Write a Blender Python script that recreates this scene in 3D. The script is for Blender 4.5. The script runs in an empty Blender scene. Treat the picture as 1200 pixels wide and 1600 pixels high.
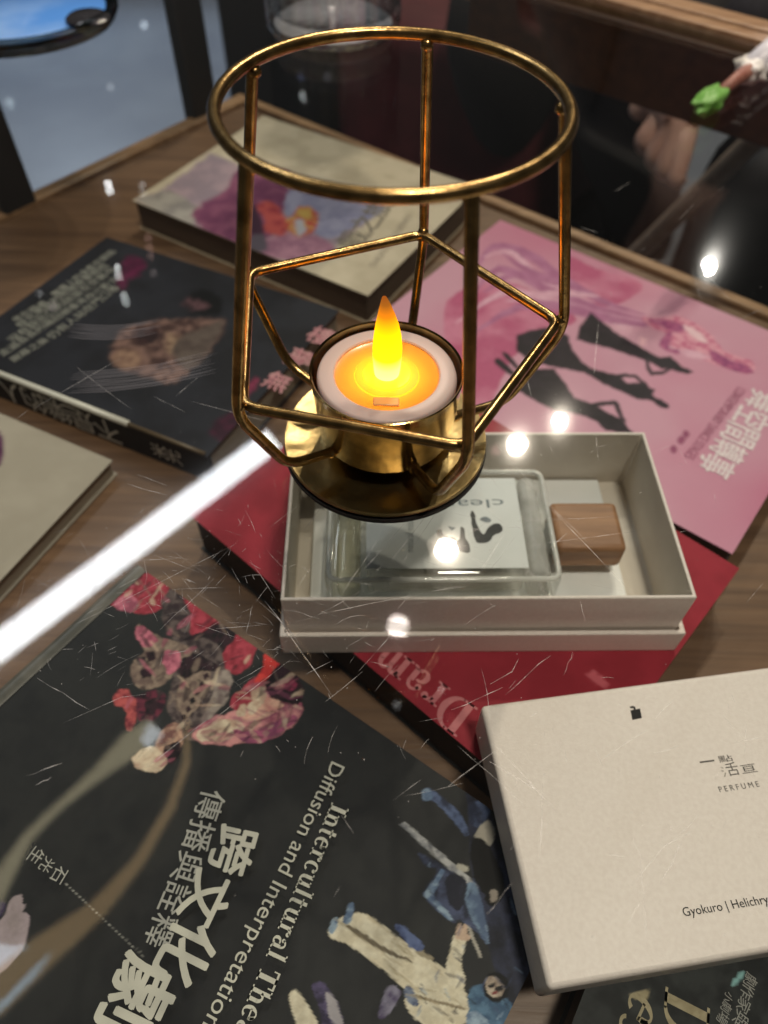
import bpy, bmesh, math, random
import numpy as np
from mathutils import Vector, Matrix, noise
random.seed(11)
PI = math.pi
scene = bpy.context.scene
COL = scene.collection

# ------------------------------------------------------------------ camera
PITCH, ROLL, HC, FPX = math.radians(52.228), math.radians(1.316), 0.18, 1157.62
fw = Vector((0, math.cos(PITCH), -math.sin(PITCH)))
rt0 = Vector((1, 0, 0)); up0 = rt0.cross(fw)
RT = rt0*math.cos(ROLL) + up0*math.sin(ROLL)
UP = -rt0*math.sin(ROLL) + up0*math.cos(ROLL)
CAM = Vector((0, 0, HC))
cd = bpy.data.cameras.new('camera'); cam = bpy.data.objects.new('camera', cd); COL.objects.link(cam)
mw = Matrix.Identity(4)
for i in range(3):
    mw[i][0] = RT[i]; mw[i][1] = UP[i]; mw[i][2] = -fw[i]; mw[i][3] = CAM[i]
cam.matrix_world = mw
cd.sensor_fit = 'VERTICAL'; cd.sensor_height = 36; cd.lens = 36*FPX/1600
cd.clip_start = 0.005; cd.clip_end = 60
cd.dof.use_dof = True; cd.dof.focus_distance = 0.205; cd.dof.aperture_fstop = 10.5
scene.camera = cam
scene.view_settings.view_transform = 'Standard'; scene.view_settings.look = 'None'
scene.view_settings.exposure = 0.0; scene.view_settings.gamma = 1.0; scene.view_settings.use_curve_mapping = False
scene.render.engine = 'CYCLES'
cy = scene.cycles
cy.use_denoising = True; cy.max_bounces = 14; cy.transparent_max_bounces = 24; cy.glossy_bounces = 6
cy.caustics_reflective = False; cy.caustics_refractive = False; cy.sample_clamp_indirect = 6.0

# ------------------------------------------------------------------ world + lamps
w = bpy.data.worlds.new('World'); scene.world = w; w.use_nodes = True
w.node_tree.nodes['Background'].inputs[0].default_value = (1.0, 0.93, 0.86, 1)
w.node_tree.nodes['Background'].inputs[1].default_value = 0.035

def ray(px, py):
    return fw + RT*((px-600)/FPX) - UP*((py-800)/FPX)
def P(px, py, z):                       # point of a horizontal plane seen at a photo pixel
    d = ray(px, py); return CAM + d*((z-HC)/d.z)
TH = math.radians(-37.4)                # the table's own axes
E1 = Vector((math.cos(TH), math.sin(TH), 0)); E2 = Vector((-math.sin(TH), math.cos(TH), 0))
def PV(px, py, v):                      # point of a vertical plane parallel to the table's far edge
    d = ray(px, py); return CAM + d*((v-CAM.dot(E2))/d.dot(E2))
def UV(u, v, z): return E1*u + E2*v + Vector((0, 0, z))
def mirror_at(px, py, h):               # where a lamp at height h hangs whose glare the glass shows there
    d = ray(px, py); g = P(px, py, 0); return g + Vector((d.x, d.y, -d.z))*(h/-d.z)
def lamp(kind, name, loc, energy, color, **kw):
    l = bpy.data.lights.new(name, kind); l.energy = energy; l.color = color
    for k, v in kw.items(): setattr(l, k, v)
    o = bpy.data.objects.new(name, l); COL.objects.link(o); o.location = loc; return o
WARM = (1.0, 0.86, 0.70)
for px, py, e, r, c in [(1105, 416, 48, .032, (1, .93, .84)), (875, 657, 36, .020, WARM), (808, 694, 44, .030, WARM), (697, 858, 48, .032, (1, .84, .66)),
                        (622, 978, 1.5, .036, (1, .85, .78))]:
    lamp('POINT', 'spot_lamp', mirror_at(px, py, 2.1), e*1.15, c, shadow_soft_size=r)
for px, py, e, r, c in [(775, 702, .25, .014, (1, .55, .5)), (993, 512, .2, .012, (1, .62, .42)), (1005, 532, .2, .012, (1, .62, .42)), (1045, 488, .13, .012, (1, .55, .4)),
                        (169, 286, 2.2, .007, (1, 1, 1)), (171, 297, 2.2, .007, (1, 1, 1)), (183, 417, 1.6, .006, (1, 1, 1)), (185, 430, 1.2, .006, (1, 1, 1)),
                        (193, 460, 1.3, .006, (.95, 1, 1)), (196, 471, 1.1, .006, (.95, 1, 1)), (222, 288, .25, .008, (1, 1, 1)), (223, 300, .2, .008, (1, 1, 1)), (231, 370, .25, .007, (1, .6, .55)), (233, 385, .2, .007, (1, .6, .55)),
                        (235, 398, .2, .007, (1, .6, .55)), (239, 425, .1, .008, (1, .8, .8)), (225, 38, .16, .016, (.8, .9, 1)), (15, 160, .1, .022, (.8, .95, 1)), (172, 135, .1, .012, (.9, .95, 1)),
                        (82, 478, .3, .007, (1, .85, .85)), (61, 458, .25, .006, (1, 1, 1)), (472, 146, .9, .006, (1, 1, .95)), (474, 155, .8, .006, (1, 1, .95)), (459, 207, .1, .006, (1, 1, 1)), (493, 207, .12, .006, (1, .9, .9)),
                        (512, 120, .1, .014, (.9, .9, 1)), (470, 118, .1, .010, (.4, .5, 1)), (620, 1100, .12, .008, (1, 1, 1)), (690, 1075, .7, .003, (1, 1, 1))]:
    lamp('POINT', 'small_lamp', mirror_at(px, py, 1.7), e/.05*39.5*r*r, c, shadow_soft_size=r)
# fluorescent tube
ta, tb = mirror_at(428, 684, 1.5), mirror_at(-150, 1121, 1.5)
tm = (ta+tb)/2; ln = (ta-tb).length
tube = lamp('AREA', 'tube_lamp', tm, 5.4, (0.93, 0.95, 1.0), shape='RECTANGLE', size=ln, size_y=.070)
ax = (ta-tb).normalized(); nz = -(P(220, 850, 0)-tm).normalized(); nz = (nz-ax*nz.dot(ax)).normalized(); ay = nz.cross(ax)
m4 = Matrix.Identity(4)
for i in range(3): m4[i][0] = ax[i]; m4[i][1] = ay[i]; m4[i][2] = nz[i]; m4[i][3] = tm[i]
tube.matrix_world = m4
# added fills: cool spot aimed at the far floor, warm disc overhead
ft = P(190, 130, -.5); fl_ = ft+Vector((-.35, .45, .95))
o = lamp('SPOT', 'floor_fill', fl_, 48, (.74, .84, 1), spot_size=math.radians(62), spot_blend=.8, shadow_soft_size=.06)
o.rotation_euler = (fl_-ft).to_track_quat('Z', 'Y').to_euler()
o = lamp('AREA', 'overhead_fill', (.30, -.12, 1.65), 16, (1, .86, .73), shape='DISK', size=.24)
o.rotation_euler = (Vector((.30, -.12, 1.65))-Vector((0, .15, 0))).to_track_quat('Z', 'Y').to_euler()

# ------------------------------------------------------------------ materials
def lin(c): return tuple((x/255/12.92 if x/255 <= .04045 else ((x/255+.055)/1.055)**2.4) for x in c)
MC = {}
def mat(name, c, c2=None, rough=.5, metal=0, scale=60, detail=4, bump=0, bscale=None, spec=.5, stretch=None, coat=0, lo=.35, hi=.65, dist=0):
    if name in MC: return MC[name]
    m = bpy.data.materials.new(name); m.use_nodes = True; n = m.node_tree.nodes; L = m.node_tree.links
    b = n['Principled BSDF']; b.inputs['Roughness'].default_value = rough; b.inputs['Metallic'].default_value = metal
    b.inputs['Specular IOR Level'].default_value = spec; b.inputs['Coat Weight'].default_value = coat
    b.inputs['Base Color'].default_value = (*c, 1)
    tc = n.new('ShaderNodeTexCoord'); src = tc.outputs['Object']
    if stretch:
        mp = n.new('ShaderNodeMapping'); L.new(src, mp.inputs[0]); mp.inputs['Scale'].default_value = stretch[:3]
        if len(stretch) > 3: mp.inputs['Rotation'].default_value = (0, 0, stretch[3])
        src = mp.outputs[0]
    if c2:
        t = n.new('ShaderNodeTexNoise'); t.inputs['Scale'].default_value = scale; t.inputs['Detail'].default_value = detail; t.inputs['Distortion'].default_value = dist
        L.new(src, t.inputs['Vector'])
        r = n.new('ShaderNodeValToRGB'); r.color_ramp.elements[0].position = lo; r.color_ramp.elements[1].position = hi
        r.color_ramp.elements[0].color = (*c, 1); r.color_ramp.elements[1].color = (*c2, 1)
        L.new(t.outputs['Fac'], r.inputs[0]); L.new(r.outputs[0], b.inputs['Base Color'])
    if bump:
        t2 = n.new('ShaderNodeTexNoise'); t2.inputs['Scale'].default_value = bscale or scale; t2.inputs['Detail'].default_value = 5
        L.new(src, t2.inputs['Vector'])
        bp = n.new('ShaderNodeBump'); bp.inputs['Strength'].default_value = bump; bp.inputs['Distance'].default_value = .001
        L.new(t2.outputs['Fac'], bp.inputs['Height']); L.new(bp.outputs[0], b.inputs['Normal'])
    MC[name] = m; return m
INKS = {}
def ink(c, c2=None, scale=90, rough=.5, k=1.0, **kw):
    a = tuple(min(.9, x*k) for x in lin(c)); b = tuple(min(.9, x*k) for x in lin(c2)) if c2 else None
    kw.setdefault('dist', .6)
    m = mat('ink_%s_%s_%s' % (c, c2, scale), a, b, rough=rough, scale=scale*2.6, detail=8, spec=.25, **kw)
    INKS[m.name] = (a, b or a, scale*2.6); return m
def emis(name, c, s):
    m = bpy.data.materials.new(name); m.use_nodes = True; n = m.node_tree.nodes; n.clear()
    e = n.new('ShaderNodeEmission'); e.inputs[0].default_value = (*c, 1); e.inputs[1].default_value = s
    o = n.new('ShaderNodeOutputMaterial'); m.node_tree.links.new(e.outputs[0], o.inputs[0]); return m
def clear_glass(name, tint=(1, 1, 1), edge=(.6, .66, .64), f0=.04, facing=0.0, rough=0.0, film=0.0):
    """Thin clear glass: it lets light through and mirrors by Schlick's law; at grazing angles the longer way through it darkens."""
    m = bpy.data.materials.new(name); m.use_nodes = True; n = m.node_tree.nodes; L = m.node_tree.links; n.clear()
    g = n.new('ShaderNodeNewGeometry'); d = n.new('ShaderNodeVectorMath'); d.operation = 'DOT_PRODUCT'
    L.new(g.outputs['Incoming'], d.inputs[0]); L.new(g.outputs['Normal'], d.inputs[1])
    def mth(op, a, b=None):
        x = n.new('ShaderNodeMath'); x.operation = op
        for i, v in enumerate((a, b)):
            if v is None: continue
            if isinstance(v, (int, float)): x.inputs[i].default_value = v
            else: L.new(v, x.inputs[i])
        return x.outputs[0]
    a = mth('ABSOLUTE', d.outputs['Value']); i1 = mth('SUBTRACT', 1.0, a); p5 = mth('POWER', i1, 5.0)
    fr = mth('ADD', mth('MULTIPLY', p5, 1-f0), f0)
    tr = n.new('ShaderNodeBsdfTransparent'); gl = n.new('ShaderNodeBsdfGlossy'); gl.inputs['Roughness'].default_value = rough
    if facing:
        mx = n.new('ShaderNodeMix'); mx.data_type = 'RGBA'; mx.inputs[6].default_value = (*tint, 1); mx.inputs[7].default_value = (*edge, 1)
        L.new(mth('POWER', i1, facing), mx.inputs[0]); L.new(mx.outputs[2], tr.inputs[0])
    else: tr.inputs[0].default_value = (*tint, 1)
    mirror = gl.outputs[0]
    if film:
        g2 = n.new('ShaderNodeBsdfGlossy'); g2.inputs['Roughness'].default_value = .085; mf = n.new('ShaderNodeMixShader'); mf.inputs[0].default_value = film
        L.new(gl.outputs[0], mf.inputs[1]); L.new(g2.outputs[0], mf.inputs[2]); mirror = mf.outputs[0]
    ms = n.new('ShaderNodeMixShader'); L.new(fr, ms.inputs[0]); L.new(tr.outputs[0], ms.inputs[1]); L.new(mirror, ms.inputs[2])
    o = n.new('ShaderNodeOutputMaterial'); L.new(ms.outputs[0], o.inputs[0]); return m

# ------------------------------------------------------------------ mesh helpers
def obj(name, bm, mats, parent=None, smooth=False, bevel=0, seg=2, auto=None):
    me = bpy.data.meshes.new(name); bm.to_mesh(me); bm.free()
    for m in (mats if isinstance(mats, (list, tuple)) else [mats]): me.materials.append(m)
    if smooth or auto is not None:
        for p in me.polygons: p.use_smooth = True
    if auto is not None: me.set_sharp_from_angle(angle=math.radians(auto))
    o = bpy.data.objects.new(name, me); COL.objects.link(o)
    if parent is not None:
        o.parent = parent; o.matrix_parent_inverse = parent.matrix_world.inverted()
    if bevel:
        b = o.modifiers.new('bevel', 'BEVEL'); b.width = bevel; b.segments = seg; b.limit_method = 'ANGLE'
        for p in me.polygons: p.use_smooth = True
        me.set_sharp_from_angle(angle=math.radians(60))
    return o
def thing(name, label, cat, loc=(0, 0, 0), group=None):
    o = bpy.data.objects.new(name, None); COL.objects.link(o); o.empty_display_size = .01
    o.location = loc; o['label'] = label; o['category'] = cat
    if group: o['group'] = group
    o.matrix_world = Matrix.Translation(Vector(loc)); return o
def tag(o, label, cat, group=None):
    o['label'] = label; o['category'] = cat
    if group: o['group'] = group
    return o
def box(bm, o, a, b, z0, z1, mi=0, top=True):
    """box over the parallelogram o, o+a, o+b"""
    pts = [o, o+a, o+a+b, o+b]
    if a.cross(b).z < 0: pts.reverse()
    lo = [bm.verts.new((p.x, p.y, z0)) for p in pts]; hi = [bm.verts.new((p.x, p.y, z1)) for p in pts]
    fs = [bm.faces.new(hi), bm.faces.new(lo[::-1])] + [bm.faces.new((lo[i], lo[(i+1) % 4], hi[(i+1) % 4], hi[i])) for i in range(4)]
    for f in fs: f.material_index = mi
    return fs
def obox(bm, c, ax, ay, az, sx, sy, sz, mi=0):
    vs = [bm.verts.new(c+ax*(sx*i)+ay*(sy*j)+az*(sz*k)) for k in (-.5, .5) for j in (-.5, .5) for i in (-.5, .5)]
    for q in ((0, 2, 3, 1), (4, 5, 7, 6), (0, 1, 5, 4), (2, 6, 7, 3), (0, 4, 6, 2), (1, 3, 7, 5)):
        bm.faces.new([vs[i] for i in q]).material_index = mi
def D(deg, l=1.0): return Vector((math.cos(math.radians(deg))*l, math.sin(math.radians(deg))*l, 0))
def fillet(pts, r, n=7):
    out = [pts[0]]
    for i in range(1, len(pts)-1):
        a, b, c = pts[i-1], pts[i], pts[i+1]
        d1 = (a-b); d2 = (c-b); k = min(r, d1.length*.45, d2.length*.45)
        p, q = b+d1.normalized()*k, b+d2.normalized()*k
        for j in range(n+1):
            t = j/n; out.append(p*(1-t)**2 + b*(2*t*(1-t)) + q*t*t)
    out.append(pts[-1]); return out
def tube_bm(bm, pts, r, seg=16, closed=False, mi=0):
    n = len(pts); rings = []; prev = None
    for i, p in enumerate(pts):
        if closed: t = (pts[(i+1) % n]-pts[i-1]).normalized()
        else: t = (pts[min(i+1, n-1)]-pts[max(i-1, 0)]).normalized()
        if prev is None:
            h = Vector((0, 0, 1)) if abs(t.z) < .9 else Vector((1, 0, 0)); u = t.cross(h).normalized()
        else: u = (prev-t*prev.dot(t)).normalized()
        prev = u; v = t.cross(u); rr = r[i] if isinstance(r, (list, tuple)) else r
        rings.append([bm.verts.new(p+(u*math.cos(2*PI*k/seg)+v*math.sin(2*PI*k/seg))*rr) for k in range(seg)])
    for i in range(n if closed else n-1):
        a, b = rings[i], rings[(i+1) % n]; off = 0
        if closed and i == n-1: off = min(range(seg), key=lambda s: (a[0].co-b[s].co).length)
        for k in range(seg):
            bm.faces.new((a[k], a[(k+1) % seg], b[(k+1+off) % seg], b[(k+off) % seg])).material_index = mi
    if not closed:
        bm.faces.new(rings[0][::-1]).material_index = mi; bm.faces.new(rings[-1]).material_index = mi
    return bm
def lathe(bm, prof, c, seg=64, mi=0, ripple=None):
    """revolve (r, z) points round the vertical through c; a closed profile when its ends meet"""
    rings = []
    for r, z in prof:
        if r < 1e-7: rings.append([bm.verts.new((c.x, c.y, c.z+z))])
        else: rings.append([bm.verts.new((c.x+r*math.cos(2*PI*k/seg), c.y+r*math.sin(2*PI*k/seg), c.z+z)) for k in range(seg)])
    for a, b in zip(rings, rings[1:]):
        for k in range(seg):
            q = [a[k % len(a)], a[(k+1) % len(a)], b[(k+1) % len(b)], b[k % len(b)]]
            u = []
            for v in q:
                if v not in u: u.append(v)
            if len(u) > 2: bm.faces.new(u).material_index = mi
    return bm
def smooth_loop(pts, n=4):
    out = []; N = len(pts)
    for i in range(N):
        p0, p1, p2, p3 = (pts[(i+k-1) % N] for k in range(4))
        for j in range(n):
            t = j/n
            out.append(tuple(.5*(2*b+(c-a)*t+(2*a-5*b+4*c-d)*t*t+(3*b-a-3*c+d)*t**3) for a, b, c, d in zip(p0, p1, p2, p3)))
    return out
class Printed:
    """A printed face: the base sheet plus ink shapes, each a hair above the last, all in one mesh."""
    jit = 0; grid = None
    def __init__(s, z): s.bm = bmesh.new(); s.z = z; s.k = 0; s.mats = []
    def mi(s, m):
        if m not in s.mats: s.mats.append(m)
        return s.mats.index(m)
    def face(s, pts3, m):
        vs = [s.bm.verts.new((p[0], p[1], s.z+s.k*.000007+.00004)) for p in pts3]
        f = s.bm.faces.new(vs); f.material_index = s.mi(m); f.normal_update()
        if f.normal.z < 0: f.normal_flip()
    def px(s, pts, m, smooth=True, n=4, al=1.0):
        s.k += 1
        if smooth:
            pts = smooth_loop(pts, n)
            if s.jit: pts = [(x+s.jit*noise.noise(Vector((x*.11, y*.11, s.k*3.1))), y+s.jit*noise.noise(Vector((x*.11, y*.11, 40+s.k*3.1)))) for x, y in pts]
        if s.grid: s.art.append((np.array(pts), INKS[m.name], al))
        else: s.face([P(x, y, s.z) for x, y in pts], m)
    def text(s, txt, p0, p1, m, height=None, bold=0.0, up=None, mesh=None):
        """one line of lettering whose baseline runs between two photo pixels on this plane"""
        s.k += 1; a, b = P(*p0, s.z), P(*p1, s.z); d = (b-a); ux = d.normalized(); uy = Vector((-ux.y, ux.x, 0))
        polys = mesh or glyphs(txt)
        x0 = min(q[0] for pl in polys for q in pl); x1 = max(q[0] for pl in polys for q in pl)
        sx = d.length/(x1-x0)
        y1 = max(q[1] for pl in polys for q in pl); y0 = min(q[1] for pl in polys for q in pl)
        sy = sx if height is None else height/(y1-min(0, y0) if y1 > 0 else 1)
        o_ = [(0, 0)] + ([(bold*math.cos(t*PI/3), bold*math.sin(t*PI/3)) for t in range(6)] if bold else [])
        for i, (dx, dy) in enumerate(o_):
            if i: s.k += .35
            for pl in polys: s.face([a+ux*((q[0]-x0+dx)*sx)+uy*((q[1]+dy)*sy) for q in pl], m)
GC = {}
def glyphs(txt, bold=0.0):
    key = (txt, bold)
    if key in GC: return GC[key]
    cu = bpy.data.curves.new('t', 'FONT'); cu.body = txt; cu.size = 1; cu.resolution_u = 3; cu.offset = bold
    o = bpy.data.objects.new('t', cu); COL.objects.link(o)
    dg = bpy.context.evaluated_depsgraph_get(); me = o.evaluated_get(dg).to_mesh()
    pl = [[(me.vertices[i].co.x, me.vertices[i].co.y) for i in p.vertices] for p in me.polygons]
    o.evaluated_get(dg).to_mesh_clear(); bpy.data.objects.remove(o); bpy.data.curves.remove(cu)
    GC[key] = pl; return pl
def arc(cx, cy_, rx, ry, wx, wy, a0, a1, n=14):
    out = []
    for i in range(n):
        p = [math.radians(a0+(a1-a0)*k/n) for k in (i, i+1)]
        out.append([(cx+rx*math.cos(p[0]), cy_+ry*math.sin(p[0])), (cx+rx*math.cos(p[1]), cy_+ry*math.sin(p[1])),
                    (cx+(rx-wx)*math.cos(p[1]), cy_+(ry-wy)*math.sin(p[1])), (cx+(rx-wx)*math.cos(p[0]), cy_+(ry-wy)*math.sin(p[0]))])
    return out
def rc(x0, y0, x1, y1): return [[(x0, y0), (x1, y0), (x1, y1), (x0, y1)]]
def dot(x, y, r): return [[(x+r*math.cos(a*PI/6), y+r*math.sin(a*PI/6)) for a in range(12)]]
SER = {  # a bold roman alphabet drawn from stems, serifs and swelling bowls: (width, shapes)
 'I': (.46, rc(.12, 0, .34, 1)+rc(.0, 0, .46, .07)+rc(.0, .93, .46, 1)),
 'T': (.78, rc(.28, 0, .5, 1)+rc(.16, 0, .62, .07)+rc(0, .9, .78, 1)+rc(0, .7, .06, .9)+rc(.72, .7, .78, .9)),
 'D': (.86, rc(.1, 0, .3, 1)+rc(0, 0, .42, .06)+rc(0, .94, .42, 1)+arc(.38, .5, .46, .5, .19, .07, -90, 90, 20)),
 'n': (.72, rc(.09, 0, .26, .68)+rc(0, .62, .2, .68)+rc(0, 0, .35, .06)+arc(.37, .42, .26, .27, .17, .1, 0, 150)+rc(.46, 0, .63, .44)+rc(.38, 0, .72, .06)),
 'h': (.72, rc(.09, 0, .26, 1)+rc(0, .94, .2, 1)+rc(0, 0, .35, .06)+arc(.37, .42, .26, .27, .17, .1, 0, 150)+rc(.46, 0, .63, .44)+rc(.38, 0, .72, .06)),
 't': (.46, rc(.11, .18, .28, .9)+rc(0, .61, .42, .68)+arc(.29, .2, .18, .21, .17, .08, 180, 310)),
 'e': (.6, arc(.3, .34, .3, .36, .17, .06, 20, 320, 22)+rc(.12, .35, .57, .42)+arc(.3, .37, .28, .33, .12, .06, 0, 60)),
 'r': (.54, rc(.09, 0, .26, .68)+rc(0, .62, .2, .68)+rc(0, 0, .36, .06)+arc(.38, .46, .2, .23, .1, .1, 60, 165)+dot(.44, .58, .1)),
 'c': (.56, arc(.3, .34, .3, .36, .17, .06, 45, 320, 22)+dot(.46, .54, .09)),
 'u': (.72, rc(.09, .24, .26, .68)+rc(0, .62, .2, .68)+arc(.35, .26, .26, .27, .17, .1, 180, 340)+rc(.46, 0, .63, .68)+rc(.38, .62, .55, .68)+rc(.55, 0, .72, .06)),
 'l': (.36, rc(.09, 0, .26, 1)+rc(0, .94, .2, 1)+rc(0, 0, .36, .06)),
 'a': (.62, rc(.36, .08, .52, .46)+arc(.3, .45, .22, .25, .1, .08, 0, 160)+dot(.15, .52, .09)+arc(.24, .2, .22, .21, .15, .07, 60, 330)+arc(.54, .12, .12, .12, .1, .07, 180, 310)),
 's': (.5, arc(.25, .5, .2, .2, .1, .08, 40, 250)+arc(.25, .19, .22, .2, .1, .08, -150, 80)),
 'm': (1.0, rc(.09, 0, .26, .68)+rc(0, .62, .2, .68)+rc(0, 0, .35, .06)+arc(.34, .42, .22, .27, .15, .1, 0, 150)+rc(.41, 0, .56, .44)+arc(.65, .42, .22, .27, .15, .1, 0, 150)+rc(.72, 0, .88, .44)+rc(.66, 0, 1, .06)),
 'd': (.68, rc(.4, 0, .57, 1)+rc(.3, .94, .5, 1)+rc(.5, 0, .68, .06)+arc(.28, .34, .28, .36, .16, .07, 0, 360, 22)), ' ': (.3, [])}
def serif(txt, sp=.05, it=0.0):
    out = []; x = 0
    for ch in txt:
        wd, sh = SER[ch]
        out += [[(x+q[0]+it*q[1], q[1]) for q in pl] for pl in sh]; x += wd+sp
    return out

# ------------------------------------------------------------------ shared materials
def grain(name, a, b, ang, rough=.45, sc=9, st=(1.2, 22, 14)):
    return mat(name, a, b, rough=rough, scale=sc, detail=7, stretch=(st[0], st[1], st[2], ang), bump=.25, bscale=sc*1.5, lo=.3, hi=.7, dist=.4)
WOOD = grain('shelf_wood', (.105, .054, .027), (.20, .112, .060), -TH)
WOODR = grain('rim_wood', (.27, .15, .075), (.42, .26, .14), -TH, .38)
WOODD = grain('dark_wood', (.035, .014, .008), (.075, .030, .015), -TH, .4)
CAPW = grain('cap_wood', (.20, .095, .045), (.38, .20, .10), 0, .5, 25, (1, 9, 9))
BRASS = mat('aged_brass', (.19, .135, .05), (.44, .32, .13), rough=.17, metal=1, scale=160, detail=6, bump=.06, bscale=420)
BRASSW = mat('brass_wire', (.24, .155, .06), (.52, .35, .14), rough=.25, metal=1, scale=230, detail=5, bump=.07, bscale=700)
BLACK = mat('black_rubber', (.008, .008, .008), rough=.7)
PAPER = mat('page_paper', (.30, .25, .19), (.42, .36, .28), rough=.8, scale=1, stretch=(30, 30, 2600))
PAPERD = mat('shaded_page_paper', (.10, .065, .045), (.16, .11, .075), rough=.8, scale=1, stretch=(30, 30, 2600))  # page paper darkened to brown for shade on edges facing the viewer
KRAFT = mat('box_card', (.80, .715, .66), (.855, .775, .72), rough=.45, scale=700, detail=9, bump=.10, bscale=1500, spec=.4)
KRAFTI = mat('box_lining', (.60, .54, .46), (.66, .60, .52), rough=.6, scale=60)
GLASS = clear_glass('table_glass', tint=(.955, .975, .968), f0=.036, film=.10)
VESSEL = clear_glass('vessel_glass', tint=(.99, .995, .99), edge=(.72, .74, .71), f0=.06, facing=2.2)

# ------------------------------------------------------------------ setting: floor
bm = bmesh.new()
v = [bm.verts.new(p) for p in ((-6, -4, -.5), (6, -4, -.5), (6, 8, -.5), (-6, 8, -.5))]; bm.faces.new(v)
fl = obj('floor', bm, mat('floor_tile', (.115, .135, .175), (.15, .175, .215), rough=.45, scale=5, bump=.05)); fl['kind'] = 'structure'

# ------------------------------------------------------------------ the display table
ZS = -.10
T = thing('display_table', 'brown wooden display table with a scratched glass top and a low shelf of books', 'table', UV(0, .1, -.5))
bm = bmesh.new(); box(bm, UV(-.486, -.30, 0), E1*1.05, E2*.732, ZS-.02, ZS); obj('shelf', bm, WOOD, T, bevel=.001)
for o0, a, b in ((UV(-.486, .4325, 0), E1*1.05, E2*.0085), (UV(-.4985, -.30, 0), E1*.012, E2*.741)):
    bm = bmesh.new(); box(bm, o0, a, b, ZS-.026, ZS+.004); obj('shelf_edging', bm, WOODR, T, bevel=.0015)
bm = bmesh.new(); box(bm, UV(-.60, -.34, 0), E1*1.24, E2*.880, -.005, 0)
gtop = obj('glass_top', bm, GLASS, T)
for v0, v1, m in ((.5405, .5535, WOODR), (.5535, .5575, WOODD), (.5575, .5755, WOODR)):
    bm = bmesh.new(); box(bm, UV(-.62, v0+.0003, 0), E1*1.26, E2*(v1-v0-.0006), -.022, .002 if m is WOODR else -.002); obj('top_rail', bm, m, T, bevel=.0012)
ua = PV(726, 60, .53).dot(E1)
bm = bmesh.new(); box(bm, UV(ua, .532, 0), E1*(.64-ua), E2*.008, -.0515, -.0055); obj('apron', bm, WOODD, T, bevel=.0008)
for px, py in ((319, 190), (28, 337)):
    p = P(px, py, ZS); u_, v_ = p.dot(E1), p.dot(E2)
    bm = bmesh.new(); box(bm, UV(u_-.014, v_-.008, 0), E1*.013, E2*.026, -.5, -.0055); obj('leg', bm, mat('backlit_black', (.012, .013, .015), rough=.4), T, bevel=.002)  # black colour puts the legs' backlit look into the material
for u_, v_ in ((.55, .50), (.55, -.28), (-.51, -.28)):
    bm = bmesh.new(); box(bm, UV(u_, v_, 0), E1*.024, E2*.024, -.5, -.0055); obj('leg', bm, MC['backlit_black'], T, bevel=.002)

# scratches: fine scores in the upper face of the glass
SCR = mat('scratch', (.9, .9, .9), rough=.35)
def scr_mat():
    m = bpy.data.materials.new('scored_glass'); m.use_nodes = True; n = m.node_tree.nodes; L = m.node_tree.links; n.clear()
    tr = n.new('ShaderNodeBsdfTransparent'); df = n.new('ShaderNodeBsdfDiffuse'); df.inputs[0].default_value = (.8, .8, .78, 1)
    gl = n.new('ShaderNodeBsdfGlossy'); gl.inputs[0].default_value = (.8, .8, .8, 1); gl.inputs['Roughness'].default_value = .45
    tx = n.new('ShaderNodeTexNoise'); tx.inputs['Scale'].default_value = 260; tc = n.new('ShaderNodeTexCoord'); L.new(tc.outputs['Object'], tx.inputs['Vector'])
    rp = n.new('ShaderNodeValToRGB'); rp.color_ramp.elements[0].position = .38; rp.color_ramp.elements[1].position = .66
    rp.color_ramp.elements[0].color = (.10, .10, .10, 1); rp.color_ramp.elements[1].color = (.48, .48, .48, 1); L.new(tx.outputs['Fac'], rp.inputs[0])
    m1 = n.new('ShaderNodeMixShader'); m1.inputs[0].default_value = .35; L.new(df.outputs[0], m1.inputs[1]); L.new(gl.outputs[0], m1.inputs[2])
    m2 = n.new('ShaderNodeMixShader'); L.new(rp.outputs[0], m2.inputs[0]); L.new(tr.outputs[0], m2.inputs[1]); L.new(m1.outputs[0], m2.inputs[2])
    o = n.new('ShaderNodeOutputMaterial'); L.new(m2.outputs[0], o.inputs[0]); return m
sb = bmesh.new()
def score(pts, wd, z=.00025):
    prev = None
    for i, p in enumerate(pts):
        t = (pts[min(i+1, len(pts)-1)]-pts[max(i-1, 0)]); t.z = 0; t.normalize(); s_ = Vector((-t.y, t.x, 0))*(wd*.5*(1 if 0 < i < len(pts)-1 else .25))
        cur = (sb.verts.new((p.x+s_.x, p.y+s_.y, z)), sb.verts.new((p.x-s_.x, p.y-s_.y, z)))
        if prev: sb.faces.new((prev[0], cur[0], cur[1], prev[1]))
        prev = cur
def pscore(pp, wd=.00022):
    pts = [P(x, y, 0) for x, y in pp]
    if len(pts) == 2: pts = [pts[0].lerp(pts[1], t) + Vector((random.gauss(0, .0001), random.gauss(0, .0001), 0)) for t in (0, .25, .5, .75, 1)]
    score(pts, wd)
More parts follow.
